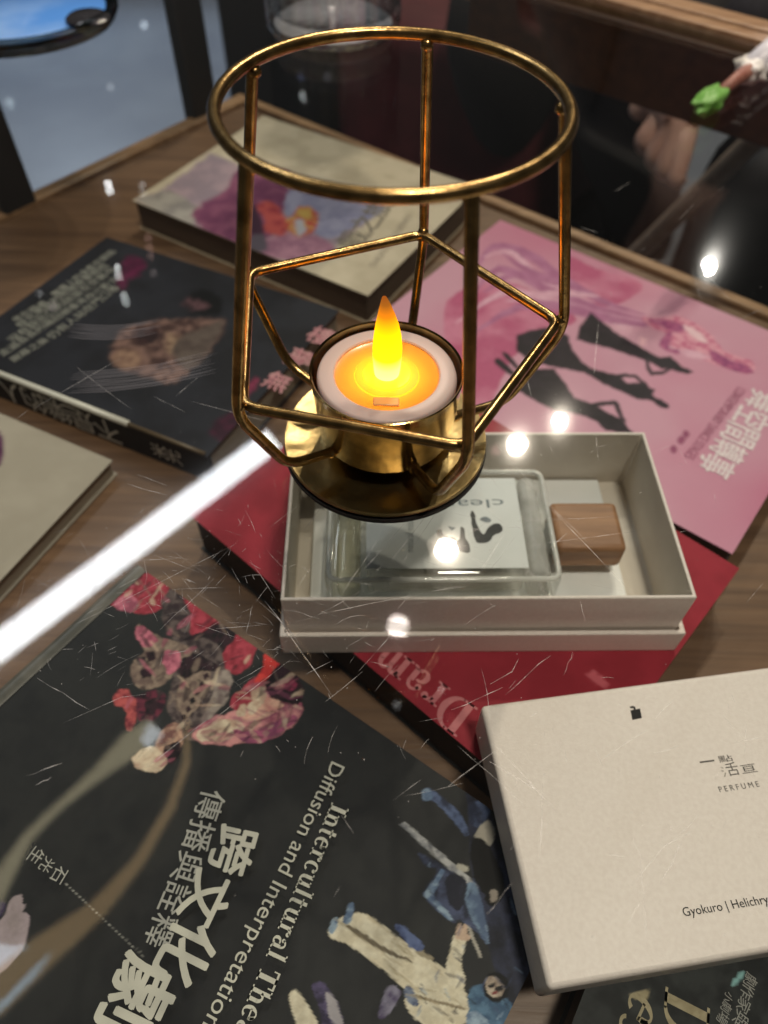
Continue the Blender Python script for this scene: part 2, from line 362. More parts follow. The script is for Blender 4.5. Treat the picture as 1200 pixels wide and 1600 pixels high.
for q in [((60, 915), (205, 860)), ((100, 985), (370, 850)), ((120, 880), (280, 873)), ((215, 820), (230, 900), (225, 925)), ((200, 758), (262, 775)), ((215, 742), (262, 760)),
          ((40, 905), (20, 985)), ((55, 930), (28, 1000)), ((335, 905), (250, 985)), ((430, 960), (520, 1090)), ((415, 940), (470, 1010)), ((800, 735), (905, 835)),
          ((770, 690), (860, 790)), ((860, 795), (990, 930)), ((705, 1110), (785, 1075)), ((790, 1085), (860, 1025)), ((765, 1070), (800, 1050), (810, 1030)), ((880, 1055), (895, 1020)),
          ((700, 1230), (770, 1175)), ((715, 1165), (820, 1260)), ((765, 1190), (855, 1245)), ((770, 1160), (870, 1270)), ((850, 1210), (842, 1345)), ((985, 1385), (1040, 1320), (1080, 1300)),
          ((1030, 1385), (1065, 1315)), ((1000, 1340), (1012, 1490)), ((800, 1380), (760, 1430)), ((1165, 1130), (1163, 1180)), ((1145, 1160), (1190, 1153)), ((930, 680), (935, 720)),
          ((905, 940), (915, 975)), ((510, 870), (560, 800)), ((555, 905), (650, 800)), ((610, 880), (700, 760)), ((625, 885), (702, 772)), ((745, 905), (790, 830)), ((752, 910), (806, 838)),
          ((475, 830), (515, 775)), ((545, 1010), (590, 985)), ((100, 1130), (190, 1090), (230, 1085)), ((60, 1060), (140, 1110)), ((40, 1215), (98, 1192)), ((55, 1228), (80, 1215)),
          ((230, 1200), (330, 1120)), ((300, 1150), (455, 1030)), ((370, 1065), (415, 1040)), ((250, 1025), (300, 1015)), ((310, 990), (345, 970)), ((395, 945), (385, 990)),
          ((120, 575), (205, 640)), ((50, 640), (190, 560)), ((240, 620), (290, 645)), ((300, 628), (420, 660)), ((310, 590), (275, 620)), ((20, 660), (45, 640)),
          ((960, 300), (985, 285)), ((905, 355), (935, 365)), ((1080, 420), (1095, 470)), ((935, 505), (928, 585)), ((815, 555), (830, 620)), ((1060, 345), (1085, 320)), ((1000, 405), (1050, 408)),
          ((1105, 430), (1140, 470)), ((500, 960), (650, 930)), ((560, 1050), (640, 960)), ((530, 935), (600, 830)), ((655, 930), (720, 915)), ((845, 850), (1000, 830)), ((800, 815), (960, 808))]:
    pscore(q, random.uniform(.00009, .0002))
hub = [(430, 980, 200, 110), (300, 880, 190, 95), (650, 900, 260, 120), (1000, 1200, 260, 220), (900, 760, 260, 160), (150, 980, 180, 120), (600, 1150, 300, 160), (1000, 430, 200, 110)]
wts = [55, 60, 60, 36, 42, 45, 18, 24]
for (hx, hy, sx, sy), n in zip(hub, wts):
    for _ in range(n):
        c = P(random.gauss(hx, sx*.5), random.gauss(hy, sy*.5), 0)
        a = random.choice((38, 45, 52, -10, 5, 100, -50, 140)) + random.gauss(0, 14); l = random.choice((.002, .003, .004, .006, .009, .014)) * random.uniform(.5, 1.1)
        bend = random.gauss(0, .04)*l; d = D(a); s_ = D(a+90)
        score([c+d*(l*(t-.5))+s_*(bend*(1-(2*t-1)**2)) for t in (0, .25, .5, .75, 1)], random.uniform(.00004, .00012))
for _ in range(230):
    hx, hy, sx, sy = random.choice(hub); c = P(random.gauss(hx, sx*.7), random.gauss(hy, sy*.7), 0); r = random.uniform(.00007, .00018)
    sb.faces.new([sb.verts.new((c.x+r*math.cos(k*PI/3), c.y+r*math.sin(k*PI/3), .00025)) for k in range(6)])
# pale streaks painting the glossy glare of the plastic cover, laid on the glass
smb = bmesh.new()
for x0, y0, x1, y1, n in ((108, 512, 245, 505, 8), (112, 588, 330, 556, 12)):
    for k in range(n):
        dy = k*3.0-6; keep = sb; sb = smb; pscore([(x0+random.uniform(-6, 10)+t*(x1-x0), y0+dy+(y1-y0)*t+12*math.sin(PI*t)*.6) for t in (0, .2, .4, .6, .8, 1)], .0007); sb = keep
so = obj('scratches', sb, scr_mat(), gtop)
m = bpy.data.materials.new('glare_streak'); m.use_nodes = True; n = m.node_tree.nodes; L = m.node_tree.links; n.clear()
tr = n.new('ShaderNodeBsdfTransparent'); df = n.new('ShaderNodeBsdfDiffuse'); df.inputs[0].default_value = (.55, .55, .62, 1); ms = n.new('ShaderNodeMixShader'); ms.inputs[0].default_value = .10
o = n.new('ShaderNodeOutputMaterial'); L.new(tr.outputs[0], ms.inputs[1]); L.new(df.outputs[0], ms.inputs[2]); L.new(ms.outputs[0], o.inputs[0])
obj('glare_streaks', smb, m, gtop)

# ------------------------------------------------------------------ books
def slab(name, parent, o, a, b, z0, z1, m, bevel=.0004):
    bm = bmesh.new(); box(bm, o, a, b, z0, z1); return obj(name, bm, m, parent, bevel=bevel)
def book(name, label, o, a, b, z0, z1, board, pages, spine='none', group='books laid out on the shelf'):
    """o corner, a and b edges; board = cover stock, pages = paper block; the spine runs along edge 'a' (at o) or 'b'"""
    t = thing(name, label, 'book', Vector((o.x, o.y, z0)) + (a+b)/2, group)
    tk = .0006; ua, ub = a.normalized(), b.normalized()
    slab('back_cover', t, o, a, b, z0, z0+tk, board, .0002)
    i0 = o+ua*.0012+ub*.0012
    slab('pages', t, i0, a-ua*.0024, b-ub*.0024, z0+tk, z1-tk, pages)
    if spine == 'a':
        slab('spine', t, o-ub*.0006, a, ub*.0016, z0+.0001, z1-.0001, board, .0004)
    return t
def cover(t, z, o, a, b, m, curl=0):
    pr = Printed(z); tk = .0006
    box(pr.bm, o, a, b, z-tk, z-.00003, pr.mi(m)); pr.grid = (o, a, b); pr.art = []; pr.base = INKS[m.name]; return pr
RNG = np.random.default_rng(5); LAT = RNG.random((256, 256))
def vnoise(x, y):
    xi, yi = np.floor(x).astype(int), np.floor(y).astype(int); fx, fy = x-xi, y-yi; fx, fy = fx*fx*(3-2*fx), fy*fy*(3-2*fy)
    g = lambda i, j: LAT[(xi+i) % 256, (yi+j) % 256]
    return (g(0, 0)*(1-fx)+g(1, 0)*fx)*(1-fy)+(g(0, 1)*(1-fx)+g(1, 1)*fx)*fy
def fbm(x, y, o=4):
    r, a, t = 0, 1, 0
    for i in range(o): r = r+a*vnoise(x*2**i+17.3*i, y*2**i+9.1*i); t += a; a *= .55
    return r/t
PRM = bpy.data.materials.new('printed_cover'); PRM.use_nodes = True
_n = PRM.node_tree.nodes; _b = _n['Principled BSDF']; _a = _n.new('ShaderNodeAttribute'); _a.attribute_name = 'print'; PRM.node_tree.links.new(_a.outputs['Color'], _b.inputs['Base Color'])
_b.inputs['Roughness'].default_value = .48; _b.inputs['Specular IOR Level'].default_value = .14
_t = _n.new('ShaderNodeTexNoise'); _t.inputs['Scale'].default_value = 45; _bp = _n.new('ShaderNodeBump'); _bp.inputs['Strength'].default_value = .12; _bp.inputs['Distance'].default_value = .001
PRM.node_tree.links.new(_t.outputs['Fac'], _bp.inputs['Height']); PRM.node_tree.links.new(_bp.outputs[0], _b.inputs['Normal'])
def done(pr, t, step=.0005, feather=1.2, warp=1.0, grit=.07):
    """the printed picture of a cover: ink shapes with soft, slightly ragged edges and a photographic mottle, held by a fine grid"""
    o, a, b = pr.grid; nx, ny = int(a.length/step)+1, int(b.length/step)+1
    i, j = np.meshgrid(np.linspace(0, 1, nx), np.linspace(0, 1, ny), indexing='ij')
    X = o.x+a.x*i+b.x*j; Y = o.y+a.y*i+b.y*j; Z = np.full_like(X, pr.z)
    d = np.stack([X-CAM.x, Y-CAM.y, Z-CAM.z], -1); w_ = d @ np.array(fw)
    px, py = 600+FPX*(d @ np.array(RT))/w_, 800-FPX*(d @ np.array(UP))/w_
    c0, c1, sc = pr.base; q = np.clip((fbm(X*sc, Y*sc)-.35)/.3, 0, 1)[..., None]
    col = np.array(c0)*(1-q)+np.array(c1)*q; cover_ = np.zeros_like(X)
    wx, wy = px+warp*3*(fbm(px*.12, py*.12, 3)-.5), py+warp*3*(fbm(px*.12+50, py*.12+80, 3)-.5)
    for n_, (pts, (k0, k1, sc), op) in enumerate(pr.art):
        lo, hi = pts.min(0)-feather*2, pts.max(0)+feather*2
        m = (wx > lo[0]) & (wx < hi[0]) & (wy > lo[1]) & (wy < hi[1])
        if not m.any(): continue
        x, y = wx[m], wy[m]; ins = np.zeros(len(x), bool); ds = np.full(len(x), 1e9)
        for (x0, y0), (x1, y1) in zip(pts, np.roll(pts, -1, 0)):
            if y0 != y1:
                c_ = (y0 > y) != (y1 > y); ins ^= c_ & (x < (x1-x0)*(y-y0)/(y1-y0)+x0)
            l2 = (x1-x0)**2+(y1-y0)**2
            if l2 < 1e-9: continue
            tt = np.clip(((x-x0)*(x1-x0)+(y-y0)*(y1-y0))/l2, 0, 1); ds = np.minimum(ds, (x-x0-tt*(x1-x0))**2+(y-y0-tt*(y1-y0))**2)
        sd = np.sqrt(ds)*np.where(ins, 1, -1); al = np.clip((sd+.7)/(2*feather)+.5, 0, 1); al = (al*al*(3-2*al))[:, None]
        if op < 1: al = al*op*cover_[m][:, None]
        else: cover_[m] = np.maximum(cover_[m], al[:, 0])
        q = np.clip((fbm(X[m]*sc*1.4+n_*3.7, Y[m]*sc*1.4+n_*1.9, 5)-.36)/.28, 0, 1)[:, None]
        g = 1+grit*(fbm(X[m]*900+n_, Y[m]*900, 3)[:, None]-.5)*4
        col[m] = col[m]*(1-al)+(np.array(k0)*(1-q)+np.array(k1)*q)*np.clip(g, .3, 1.7)*al
    bm = pr.bm; mi = pr.mi(PRM); lay = bm.verts.layers.float_color.new('print')
    V = [[None]*ny for _ in range(nx)]
    for p in range(nx):
        for q in range(ny):
            v = bm.verts.new((X[p, q], Y[p, q], pr.z+.00001)); c = col[p, q]; v[lay] = (c[0], c[1], c[2], 1); V[p][q] = v
    flip = a.cross(b).z < 0
    for p in range(nx-1):
        for q in range(ny-1):
            f = (V[p][q], V[p+1][q], V[p+1][q+1], V[p][q+1]); bm.faces.new(f[::-1] if flip else f).material_index = mi
    return obj('front_cover', bm, pr.mats, t)

# black book in front
INKB = ink((40, 41, 43), (46, 47, 48), 40)
KS = .962
A0 = Vector((-.101, .171, 0))*KS; ba, bb = D(-34, .203*KS), D(-124, .152*KS)
bk = book('black_book', 'black book with cream serif title and a figure in a cream suit', A0, ba, bb, ZS, -.075, INKB, PAPER)
pr = cover(bk, -.075, A0, ba, bb, INKB)
CREAM = ink((222, 214, 192), (208, 198, 174), 160); CRTXT = ink((205, 203, 190)); SILV = ink((176, 175, 168))
# collage of masked performers
pr.jit = 4.0
RED_ = ink((176, 68, 84), (140, 46, 60), 120); PINK_ = ink((205, 120, 140), (150, 80, 100), 120); GREYP = ink((104, 92, 90), (54, 44, 48), 110); FLESH = ink((196, 160, 138), (120, 84, 80), 110)
DARKM = ink((52, 34, 42), (24, 22, 26), 120); ROSE = ink((214, 150, 150), (150, 80, 100), 55); BONE = ink((222, 205, 180), (190, 160, 140), 90); SKULL = ink((150, 132, 118), (110, 92, 86), 120)
pr.px([(172, 945), (200, 915), (243, 890), (278, 912), (270, 936), (240, 955), (215, 958), (190, 950)], RED_, n=2)
pr.px([(176, 944), (200, 926), (214, 940), (208, 954), (190, 952)], PINK_)
pr.px([(255, 938), (282, 916), (350, 965), (345, 975), (300, 1005), (272, 1000), (255, 975)], GREYP)
pr.px([(285, 925), (300, 935), (352, 967), (330, 985), (300, 992), (298, 960)], RED_)
pr.px([(285, 1005), (330, 980), (360, 970), (380, 985), (372, 1020), (340, 1040), (300, 1030)], DARKM)
pr.px([(350, 1020), (380, 988), (402, 1000), (395, 1030), (375, 1052), (352, 1046)], RED_)
pr.px([(272, 1010), (330, 1000), (352, 1040), (345, 1090), (310, 1150), (285, 1150), (262, 1110), (270, 1060)], GREYP)
pr.px([(290, 1040), (318, 1030), (330, 1060), (312, 1100), (290, 1120), (278, 1090)], SKULL)
pr.px([(300, 1020), (335, 1035), (340, 1045), (305, 1050), (285, 1062), (282, 1040)], DARKM)
for k in range(7): pr.px([(283+k*7, 1120-k*13), (289+k*7, 1116-k*13), (291+k*7, 1122-k*13), (285+k*7, 1126-k*13)], DARKM, False)
pr.px([(345, 1050), (362, 1055), (350, 1100), (318, 1128), (330, 1090)], ink((158, 146, 138), (120, 106, 104), 120))
pr.px([(213, 978), (238, 990), (300, 1015), (284, 1030), (270, 1050), (250, 1072), (220, 1075), (204, 1055), (210, 1030), (226, 1018)], SKULL)
pr.px([(213, 978), (225, 980), (246, 1000), (230, 1010), (214, 1000)], PINK_)
pr.px([(258, 1018), (282, 1020), (276, 1045), (262, 1052), (255, 1035)], PINK_)
pr.px([(230, 1020), (240, 1019), (240, 1030), (232, 1031)], DARKM); pr.px([(222, 1047), (236, 1046), (234, 1059), (222, 1058)], DARKM)
pr.px([(216, 1028), (226, 1026), (228, 1036), (218, 1038)], GREYP)
pr.px([(180, 1085), (195, 1078), (208, 1088), (214, 1105), (208, 1140), (196, 1138), (198, 1108), (180, 1102)], ink((190, 92, 92), (120, 50, 60), 120))
pr.px([(214, 1092), (250, 1080), (256, 1105), (240, 1125), (218, 1122)], ink((110, 48, 66), (46, 30, 40), 130))
pr.px([(226, 1096), (242, 1092), (244, 1112), (230, 1116)], DARKM)
pr.px([(258, 1135), (282, 1132), (284, 1160), (268, 1180), (246, 1178), (244, 1160)], FLESH)
pr.px([(212, 1178), (236, 1165), (256, 1182), (258, 1198), (240, 1206), (218, 1202), (208, 1190)], BONE)
pr.px([(256, 1170), (278, 1160), (280, 1180), (266, 1192)], DARKM)
pr.px([(300, 1148), (330, 1122), (365, 1112), (372, 1092), (395, 1070), (420, 1072), (470, 1100), (462, 1130), (430, 1152), (390, 1158), (350, 1164), (318, 1160)], ROSE)
pr.px([(305, 1148), (340, 1128), (372, 1126), (380, 1140), (350, 1158), (320, 1158)], BONE)
pr.px([(402, 1092), (430, 1090), (440, 1105), (410, 1122), (380, 1126), (390, 1108)], ink((226, 180, 160), (200, 140, 130), 80))
pr.px([(365, 1140), (400, 1142), (450, 1118), (462, 1126), (430, 1152), (385, 1160)], ink((170, 90, 120), (130, 70, 100), 90))
pr.px([(370, 1085), (400, 1060), (412, 1082), (398, 1100), (376, 1112), (360, 1100)], RED_)
pr.px([(392, 1078), (404, 1070), (414, 1080), (412, 1096), (400, 1098)], BONE); pr.px([(385, 1104), (400, 1094), (408, 1102), (392, 1116)], BONE)
pr.px([(372, 1108), (380, 1102), (382, 1116), (374, 1120)], BONE)
pr.px([(412, 1062), (432, 1036), (455, 1040), (472, 1070), (470, 1098), (440, 1096), (420, 1084)], DARKM)
pr.px([(436, 1066), (456, 1062), (462, 1076), (448, 1078)], ink((140, 50, 80), (90, 34, 56), 110))
pr.px([(418, 1018), (442, 1030), (424, 1050), (408, 1072), (398, 1066), (412, 1040)], ink((220, 70, 66), (190, 50, 56), 90))
pr.jit = 1.6
rs = random.Random(4)
def strokes(n, x0, y0, x1, y1, angs, inks, l0, l1, w0, w1, op):
    for _ in range(n):
        x, y = rs.uniform(x0, x1), rs.uniform(y0, y1); a_ = math.radians(rs.choice(angs)+rs.gauss(0, 14)); l_, w_ = rs.uniform(l0, l1), rs.uniform(w0, w1); c_, s_ = math.cos(a_), math.sin(a_)
        pr.px([(x+c_*l_*u-s_*w_*v, y+s_*l_*u+c_*w_*v) for u, v in ((-1, 0), (-.5, .8), (.3, 1), (1, .1), (.4, -.8), (-.4, -1))], rs.choice(inks), True, 2, op)
strokes(170, 175, 890, 475, 1210, (-40, -35, 50, -60), [DARKM, GREYP, DARKM, BONE, PINK_, SKULL], 4, 20, .8, 4.5, .55)
strokes(60, 300, 1060, 475, 1165, (-25, -10, 20), [BONE, ROSE, ink((130, 70, 96)), DARKM], 6, 26, .8, 3.5, .5)
# the stage photo on the right
BLU = ink((86, 100, 134), (44, 50, 70), 80); BLU2 = ink((52, 56, 76), (34, 36, 46), 60); LTB = ink((150, 170, 188), (90, 110, 140), 110); JEAN = ink((88, 120, 148), (58, 84, 112), 120)
pr.px([(722, 1208), (760, 1255), (800, 1390), (840, 1500), (829, 1527), (798, 1590), (760, 1470), (735, 1350), (732, 1260)], BLU2, False)
pr.px([(516, 1448), (548, 1428), (575, 1430), (600, 1448), (640, 1480), (670, 1498), (700, 1518), (722, 1545), (736, 1568), (728, 1598), (700, 1606), (660, 1600), (634, 1570), (632, 1545), (580, 1500), (540, 1474), (518, 1466)], CREAM, n=3)
pr.px([(698, 1520), (702, 1490), (710, 1462), (724, 1462), (728, 1474), (720, 1502), (726, 1535), (716, 1550)], CREAM)
pr.px([(712, 1464), (716, 1446), (720, 1444), (722, 1452), (726, 1443), (730, 1446), (730, 1460), (738, 1462), (728, 1470)], ink((196, 170, 150)))
pr.px([(545, 1446), (572, 1462), (600, 1480), (640, 1500), (640, 1503), (598, 1486), (566, 1466), (543, 1449)], ink((110, 100, 84)))
pr.px([(640, 1470), (660, 1486), (676, 1496), (675, 1499), (655, 1492)], ink((150, 140, 118))); pr.px([(650, 1555), (720, 1573), (720, 1576), (650, 1559)], ink((140, 128, 106)))
pr.px([(540, 1430), (545, 1414), (552, 1412), (550, 1428), (546, 1440), (536, 1442)], LTB); pr.px([(514, 1452), (520, 1438), (526, 1436), (526, 1446), (518, 1460)], LTB)
pr.px([(632, 1550), (640, 1540), (650, 1556), (652, 1570), (640, 1568)], ink((120, 130, 150), (70, 80, 110), 200))
pr.px([(735, 1546), (760, 1540), (800, 1570), (790, 1602), (740, 1596), (733, 1575)], JEAN)
pr.px([(756, 1533), (765, 1521), (782, 1521), (793, 1535), (792, 1556), (778, 1566), (763, 1560), (756, 1546)], ink((18, 18, 20)))
pr.px([(759, 1532), (770, 1526), (782, 1534), (786, 1550), (776, 1558), (764, 1552)], ink((190, 176, 160), (140, 124, 112), 150))
pr.px([(764, 1539), (772, 1537), (772, 1541), (765, 1543)], ink((30, 28, 30))); pr.px([(774, 1544), (783, 1541), (784, 1546), (776, 1548)], ink((30, 28, 30))); pr.px([(770, 1551), (777, 1549), (777, 1552), (771, 1553)], ink((120, 60, 60)))
pr.px([(730, 1588), (742, 1580), (758, 1590), (764, 1606), (736, 1610)], LTB)
pr.px([(625, 1288), (632, 1284), (736, 1374), (746, 1386), (738, 1392), (728, 1382)], ink((176, 176, 176), (120, 122, 128), 90), False)
pr.px([(712, 1400), (716, 1402), (752, 1494), (749, 1496)], ink((170, 165, 155)), False)
pr.px([(660, 1236), (668, 1232), (686, 1244), (716, 1268), (732, 1300), (726, 1304), (700, 1272), (676, 1250), (662, 1250)], BLU)
pr.px([(660, 1236), (670, 1233), (676, 1244), (668, 1250), (660, 1246)], LTB)
pr.px([(654, 1332), (690, 1352), (730, 1380), (752, 1420), (764, 1474), (740, 1452), (716, 1436), (706, 1440), (662, 1398), (684, 1360), (664, 1352)], ink((76, 84, 112), (42, 46, 62), 70))
pr.px([(690, 1358), (694, 1360), (676, 1400), (708, 1436), (702, 1438), (662, 1398)], LTB, False)
pr.px([(728, 1386), (746, 1386), (764, 1474), (740, 1440), (728, 1410)], ink((120, 142, 164), (80, 96, 124), 90))
pr.px([(700, 1368), (728, 1376), (720, 1420), (704, 1414), (698, 1390)], ink((36, 38, 50)))
pr.px([(716, 1350), (730, 1354), (728, 1362), (714, 1356)], ink((176, 172, 160)))
strokes(34, 530, 1430, 720, 1600, (35, 40, 30), [ink((176, 160, 130)), ink((226, 214, 186)), ink((150, 136, 108))], 8, 34, .5, 1.6, .45)
strokes(60, 650, 1330, 830, 1600, (40, 60, 110), [BLU, BLU2, LTB, ink((20, 20, 26))], 4, 16, .5, 2.2, .5)
pr.px([(733, 1262), (752, 1250), (764, 1268), (752, 1290), (736, 1288)], BLU); pr.px([(742, 1306), (762, 1282), (772, 1300), (764, 1322)], ink((166, 160, 148)))
pr.px([(740, 1310), (764, 1324), (788, 1380), (776, 1410), (745, 1380), (736, 1340)], ink((16, 16, 18)))
pr.px([(757, 1400), (770, 1386), (780, 1392), (778, 1408), (768, 1416)], ink((20, 20, 22))); pr.px([(766, 1392), (776, 1392), (776, 1404), (768, 1408)], ink((150, 140, 130)))
pr.px([(620, 1450), (628, 1446), (655, 1470), (662, 1482), (646, 1484)], ink((96, 110, 150), (60, 70, 110), 90))
pr.px([(607, 1542), (626, 1552), (604, 1588), (592, 1585)], ink((134, 130, 150), (80, 70, 100), 90))
pr.px([(452, 1556), (466, 1550), (492, 1590), (496, 1606), (468, 1606)], CREAM); pr.px([(488, 1540), (504, 1536), (528, 1570), (536, 1606), (508, 1606), (498, 1570)], ink((86, 78, 110), (50, 46, 66), 140))
pr.px([(510, 1552), (522, 1560), (534, 1590), (532, 1606), (516, 1590)], ink((170, 165, 170)))
# pale figure and lettering at the left
pr.px([(0, 1440), (10, 1422), (18, 1404), (34, 1399), (34, 1412), (40, 1414), (36, 1424), (45, 1432), (44, 1452), (38, 1475), (16, 1508), (-30, 1530), (-30, 1440)], ink((164, 150, 156), (150, 138, 140), 50), n=2)
pr.px([(-6, 1420), (4, 1408), (8, 1416), (2, 1430), (-8, 1432)], ink((60, 50, 80)))
for t_ in range(48):
    f = t_/48; x, y = 104+f*124, 1381+f*116; pr.px([(x, y), (x+1.2, y+1.1), (x+.9, y+1.4), (x-.3, y+.3)], SILV, False, al=1.0) if t_ % 2 == 0 else None
pr.text('石', (97, 1355), (83, 1378), SILV); pr.text('光', (79, 1341), (65, 1361), SILV); pr.text('生', (62, 1326), (47, 1347), SILV)
pr.text('Diffusion and Interpretation', (519, 1194), (319, 1601), CRTXT)
pr.text('', (519, 1258), (366, 1615), CRTXT, mesh=serif('Intercultural Thea'))
for ch, a_, b_ in (('傳', (322, 1236), (306, 1280)), ('播', (305, 1283), (288, 1329)), ('與', (287, 1332), (270, 1376)), ('詮', (269, 1379), (250, 1425)), ('釋', (249, 1428), (229, 1476))):
    pr.text(ch, a_, b_, SILV, bold=.004)
for ch, a_, b_ in (('跨', (352, 1292), (330, 1362)), ('文', (318, 1360), (282, 1432)), ('化', (287, 1434), (243, 1520)), ('劇', (212, 1490), (158, 1598))):
    pr.text(ch, a_, b_, CRTXT, bold=.022)
done(pr, bk)
bm = bmesh.new()   # clear film sleeve along the short edge of the black book
fp = [A0+D(-124, x) for x in (0, .02, .045, .07, .1)]; pv = None
for i, p in enumerate(fp):
    q = [p + D(146, y) + Vector((0, 0, -.075+z)) for y, z in ((-.001, .0005), (.002, .0016), (.004, .0008+.0005*(i % 2)), (.006, -.003))]
    c_ = [bm.verts.new(x) for x in q]
    if pv:
        for k in range(3): bm.faces.new((pv[k], pv[k+1], c_[k+1], c_[k]))
    pv = c_
obj('film_sleeve', bm, mat('clear_film', (.17, .16, .14), (.08, .078, .068), rough=.3, scale=70, spec=.4), bk, smooth=True)

# red book under the box
REDB = ink((156, 46, 60), (144, 40, 53), 30)
W0 = Vector((-.087, .201, 0))*KS; ra, rb = D(-41, .196*KS), D(49, .136)
rk = book('red_book', 'crimson book with pale pink lettering lying under the open perfume box', W0, ra, rb, ZS, -.075, mat('dark_board', (.012, .008, .008), rough=.5), mat('dark_paper', (.05, .03, .024), (.03, .02, .016), rough=.8, scale=1, stretch=(30, 30, 2600)))
pr = cover(rk, -.075, W0, ra, rb, REDB)
ROSET = ink((206, 128, 132), (196, 116, 122), 60)
pr.text('', (747, 1107), (604, 1003), ROSET, mesh=serif('Dram', .02))
pr.px([(748, 1088), (772, 1082), (700, 1040), (640, 1003), (606, 1000)], ink((160, 40, 58)), False) if False else None
pr.px([(915, 1055), (927, 1046), (950, 1068), (944, 1076)], ink((196, 96, 108)), False)
done(pr, rk, .001)

# pink book
PKA = mat('pink_cover', lin((196, 138, 156)), lin((186, 106, 134)), rough=.34, scale=9, detail=3, spec=.4, lo=.4, hi=.62, dist=.5)
INKS[PKA.name] = (lin((208, 156, 176)), lin((198, 122, 150)), 9)
S0 = Vector((.144, .176, 0))*1.06; pa, pb = D(143, .2226), D(53, .161)
pk = book('pink_book', 'pink book with black dancer silhouettes and a rose nude figure on its cover', S0, pa, pb, ZS, -.085, mat('dark_board', ()), PAPERD)
pr = cover(pk, -.085, S0, pa, pb, PKA)
def streak(pts, wd, m):      # a tapering brush line through photo pixels
    n = len(pts); L_, R_ = [], []
    for i, (x, y) in enumerate(pts):
        x0, y0 = pts[max(i-1, 0)]; x1, y1 = pts[min(i+1, n-1)]; d = math.hypot(x1-x0, y1-y0) or 1
        k = wd*math.sin(PI*min(max((i+.15)/(n-.7), 0), 1)); L_.append((x-(y1-y0)/d*k, y+(x1-x0)/d*k)); R_.append((x+(y1-y0)/d*k, y-(x1-x0)/d*k))
    pr.px(L_+R_[::-1], m, True, 3)
HOT = ink((186, 92, 128), (206, 128, 156), 14); MAU = ink((186, 122, 158), (170, 104, 142), 40); PAL = ink((226, 176, 196), (214, 160, 182), 50)
pr.px([(880, 400), (930, 420), (1000, 440), (990, 462), (940, 480), (890, 460)], HOT)
pr.px([(700, 470), (780, 440), (860, 470), (900, 500), (850, 520), (800, 560), (760, 640), (720, 640), (700, 560)], HOT)
for k, (pts, wd, m) in enumerate([([(740, 430), (770, 385), (830, 400), (870, 430), (940, 470), (1000, 490)], 7, MAU), ([(760, 400), (800, 395), (850, 440), (920, 470)], 4, PAL),
        ([(730, 470), (780, 420), (850, 450), (930, 480), (1010, 500)], 6, MAU), ([(720, 500), (790, 455), (860, 470), (940, 490)], 5, PAL), ([(740, 520), (810, 480), (880, 480), (960, 500), (1040, 510)], 7, MAU),
        ([(790, 400), (830, 425), (890, 440)], 4, MAU), ([(800, 470), (870, 458), (930, 462)], 5, PAL), ([(760, 455), (800, 430), (850, 436), (900, 452)], 5, MAU)]): streak(pts, wd, m)
SIL = ink((34, 26, 34), (42, 33, 42), 60)
pr.px([(923, 489), (965, 522), (1009, 548), (1031, 560), (1046, 557), (1064, 572), (1082, 582), (1072, 583), (1050, 577), (1033, 575), (1013, 564), (987, 555), (943, 541), (901, 530), (907, 511)], SIL, False)
pr.px([(1012, 562), (1015, 574), (1020, 582), (1036, 580), (1048, 574), (1050, 577), (1036, 584), (1018, 586), (1011, 577), (1008, 562)], SIL, False)
pr.px([(808, 524), (830, 516), (866, 510), (888, 526), (892, 544), (907, 563), (921, 575), (940, 581), (958, 585), (965, 588), (980, 599), (1002, 599), (1022, 610), (1013, 625), (995, 623), (965, 608), (943, 599), (914, 582), (870, 574), (833, 566), (808, 548)], SIL, False)
pr.px([(962, 587), (978, 584), (994, 586), (1008, 598), (1018, 612), (1012, 610), (1002, 598), (992, 590), (978, 588), (966, 592)], SIL, False)
pr.px([(1016, 616), (1024, 621), (1034, 626), (1042, 631), (1045, 635), (1042, 638), (1034, 636), (1024, 629), (1014, 624)], SIL, False)
pr.px([(808, 585), (830, 578), (866, 577), (885, 603), (896, 621), (925, 632), (935, 636), (950, 646), (969, 654), (990, 678), (947, 672), (932, 658), (907, 647), (863, 640), (826, 620), (800, 604)], SIL, False)
pr.px([(922, 632), (940, 628), (964, 627), (970, 640), (978, 660), (972, 658), (963, 640), (960, 632), (942, 633), (926, 637)], SIL, False)
pr.px([(774, 566), (780, 560), (800, 578), (806, 586), (796, 584)], SIL); pr.px([(786, 554), (792, 552), (810, 572), (812, 580), (802, 572)], SIL)
NUD = ink((196, 104, 138), (226, 160, 178), 130); NUDD = ink((150, 72, 118), (180, 96, 136), 130); NUDL = ink((236, 196, 206))
pr.px([(1004, 496), (1030, 498), (1058, 494), (1090, 508), (1116, 530), (1130, 548), (1150, 556), (1172, 564), (1180, 576), (1168, 584), (1140, 576), (1110, 566), (1080, 552), (1062, 545), (1040, 535), (1045, 520), (1020, 512)], NUD, n=3)
pr.px([(1014, 500), (1040, 512), (1058, 520), (1070, 514), (1056, 504), (1030, 500)], NUDD); pr.px([(1112, 548), (1140, 562), (1166, 572), (1176, 582), (1150, 580), (1116, 564)], NUDD)
pr.px([(1068, 508), (1090, 518), (1104, 534), (1096, 534), (1078, 522)], NUDL); pr.px([(1030, 540), (1044, 520), (1050, 522), (1044, 544), (1060, 548), (1056, 553)], NUDD)
pr.px([(1060, 546), (1090, 550), (1110, 560), (1080, 558)], PAL)
WHT = ink((238, 226, 226), (220, 200, 208), 200)
for ch, a_, b_ in (('舞', (1180, 608), (1165, 632)), ('空', (1160, 634), (1146, 657)), ('間', (1142, 659), (1128, 683)), ('轉', (1124, 684), (1110, 706)), ('事', (1106, 706), (1091, 730))):
    pr.text(ch, a_, b_, WHT, height=.0165, bold=.018)
